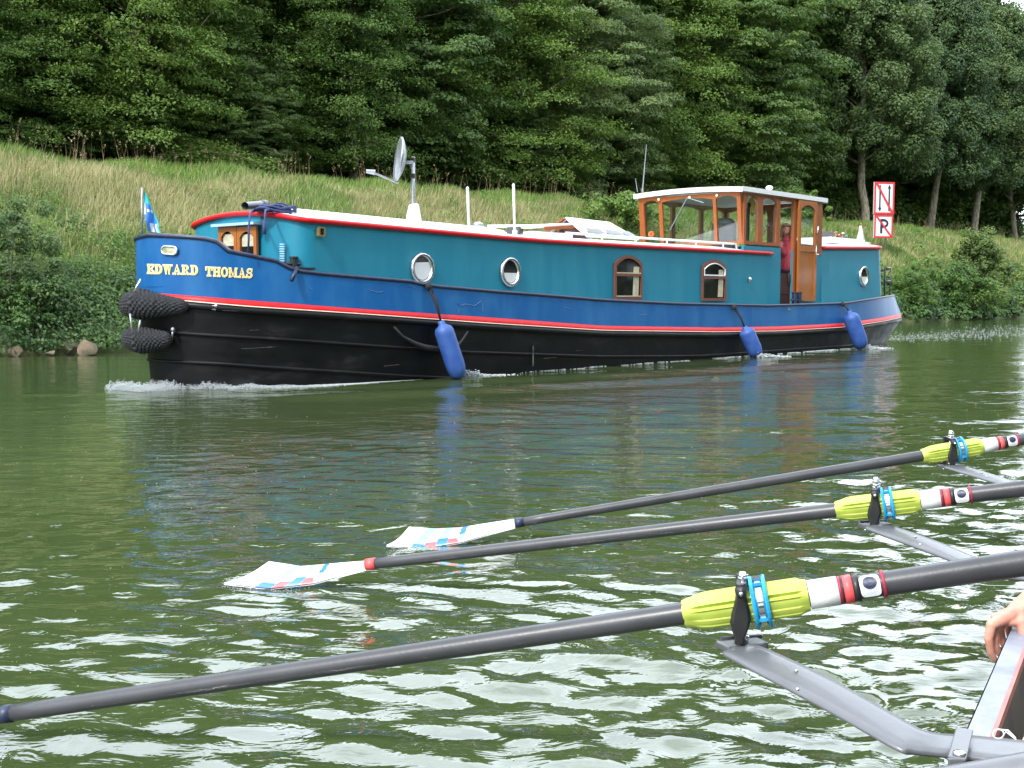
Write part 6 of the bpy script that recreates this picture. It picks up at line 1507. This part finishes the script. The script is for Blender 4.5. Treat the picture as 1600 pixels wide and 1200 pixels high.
# thumb on the inboard side
th0 = gx(1597, 972, -.012); th1 = gx(1600, 992, -.022); th2 = gx(1596.5, 1010, -.018); th3 = gx(1594, 1024, -.008)
cap(m, gx(1592, 965, 0), th0, .019, .016, 12); cap(m, th0, th1, .0155, .0135, 12); cap(m, th1, th2, .0135, .0122, 12); cap(m, th2, th3, .0122, .0095, 12)
root = empty('person', gx(1640, 915, .04)-UP*.2, "rower's bare hand gripping the pale gunwale at the right edge", 'person')
hb = solidify_blob('hand', m, .0028, M['skin'], root, 4)
m = MB(); 
m.ell(th3+Vector((-.004, -.0085, .002)), .0055, .0025, .007, n=10, m=6)
m.build('nails', M['nail'], hb, True)

# ================================================================== FOAM AND FLECKS
def flecks(name, label, pts, rad_s, mt, flat=.5):
    n = len(pts); ico = bmesh.new(); bmesh.ops.create_icosphere(ico, subdivisions=1, radius=1); vs = np.array([v.co[:] for v in ico.verts]); fs = np.array([[v.index for v in f.verts] for f in ico.faces]); ico.free()
    V = (vs[None]*rad_s[:, None, None]*np.array([1.2, 1, flat]) + pts[:, None, :]).reshape(-1, 3); F = (fs[None] + (np.arange(n)*len(vs))[:, None, None]).reshape(-1, 3)
    o = np_mesh(name, V, F, M[mt], smooth=True); tag(o, label, 'foam', kind='stuff'); return o
fm, nt_, b_ = new_mat('foam'); b_.inputs['Base Color'].default_value = (.62, .66, .68, 1); b_.inputs['Roughness'].default_value = .35; b_.inputs['Transmission Weight'].default_value = .35; b_.inputs['IOR'].default_value = 1.2; M['foam'] = fm
def surf(P):
    X, Y = P[:, 0], P[:, 1]; return water_h(X, Y, np.maximum(.0078*Y, 2*(1.05*Y+2.2)/cols))
# bow wave: lumpy roll curling off the stem
n = 18000; f = R.random(n)**1.5; k = np.array([(t, w) for t, w, z in L0]); 
tt = TR0 - .45 + f*3.4; w_ = np.interp(tt, k[:, 0], k[:, 1])
spread = (.34*(1-f)**1.4+.035); off = R.normal(0, 1, n)*spread*.35 + .05 + .12*(1-f)
w2 = np.where(tt < TR0+.1, R.uniform(-.25, .5, n), w_+off)
P = np.stack([C0.x + d.x*tt + nn.x*w2, C0.y + d.y*tt + nn.y*w2, 0*tt], 1); nzz = .5+.16*np.sin(P[:, 0]*13+P[:, 1]*7)+.14*np.sin(P[:, 0]*29-P[:, 1]*17+1)+.12*np.sin(P[:, 0]*51+P[:, 1]*43+2)+.1*np.sin(P[:, 1]*83-P[:, 0]*71); hump = .13*np.exp(-((f-.08)/.3)**2)*np.clip(nzz, .05, 1); P[:, 2] = surf(P) + R.random(n)*hump
flecks('bow_wave', 'white foam curling off the bow at the waterline', P, R.uniform(.0015, .0065, n)*(1-.5*f), 'foam', .8)
# thin broken foam line along the hull and round the fenders
n = 4200; tt = R.uniform(1.2, 15.5, n); lv_ = (np.sin(tt*5.1)+np.sin(tt*11.7+1)+np.sin(tt*2.3+.4)) > -.6
w_ = np.interp(tt, k[:, 0], k[:, 1]) + .03 + np.abs(R.normal(0, .05, n))*np.clip(tt/5, .4, 2); P = np.stack([C0.x + d.x*tt + nn.x*w_, C0.y + d.y*tt + nn.y*w_, 0*tt], 1)[lv_]; P[:, 2] = surf(P)+.004
flecks('hull_foam', 'thin line of broken foam along the waterline of the barge', P, R.uniform(.005, .017, len(P)), 'foam', .45)
Pl = []
for px, py, amt in ((716, 584, 900), (1183, 554, 500), (1347, 541, 600)):
    c = at_z(px+6, py+3, .02); x = np.abs(R.normal(0, .38, amt)); y = R.normal(0, .08, amt)*(1+x*.6); q = np.stack([c.x + x*d.x*.9 + y*nn.x, c.y + x*d.y*.9 + y*nn.y, 0*x], 1); q[:, 2] = surf(q) + R.random(amt)*.10*np.exp(-x/.22); Pl.append(q)
P = np.concatenate(Pl); flecks('fender_splash', 'white splashes where the three blue fenders trail in the water', P, R.uniform(.005, .016, len(P)), 'foam', .7)
n = 2600; x = R.random(n)**1.3*22; y = R.normal(0, 1, n)*(.5+x*.06)-.6; c = bp(TR1-1.6, .4); q = np.stack([c.x + x*d.x + y*nn.x, c.y + x*d.y + y*nn.y, 0*x], 1); q[:, 2] = surf(q)+.01  # white flecks: some foam, some pale colour in place of sky mirrored in ripples
flecks('stern_foam_glints', 'foam streaks and white flecks standing in for sky glints in the wash behind the stern', q, R.uniform(.004, .02, n), 'foam', .2)
# splash rings at the blades, and floating specks of fluff and bubbles
Pl = []
for (x0, y0), (x1, y1), amt in (((349, 911), (470, 918), 260), ((603, 852), (690, 856), 200), ((-60, 1140), (10, 1180), 120)):
    f = R.random(amt); px_v = x0+(x1-x0)*f+R.normal(0, 9, amt); py_v = y0+(y1-y0)*f+R.normal(2, 5, amt)
    q = np.array([tuple(at_z(a, b, 0)) for a, b in zip(px_v, py_v)]); q[:, 2] = surf(q)+.002; Pl.append(q)
P = np.concatenate(Pl); flecks('blade_splash', 'droplets and small foam where the striped blades touch the water', P, R.uniform(.0006, .0026, len(P)), 'foam', .5)
n = 1500; y = 1.3*np.exp(R.random(n)*math.log(11/1.3)); x = (R.random(n)*2-1)*(.62*y+.5); q = np.stack([x, y, 0*x], 1); q[:, 2] = surf(q)+.001
M['speck'] = mat('floating_fluff', (.6, .58, .42), .7, noise=(.45, .4, .2), scale=60)
flecks('floating_specks', 'tiny pale specks of fluff floating on the canal', q, R.uniform(.0005, .0019, n)*(.7+.12*y), 'speck', .4)
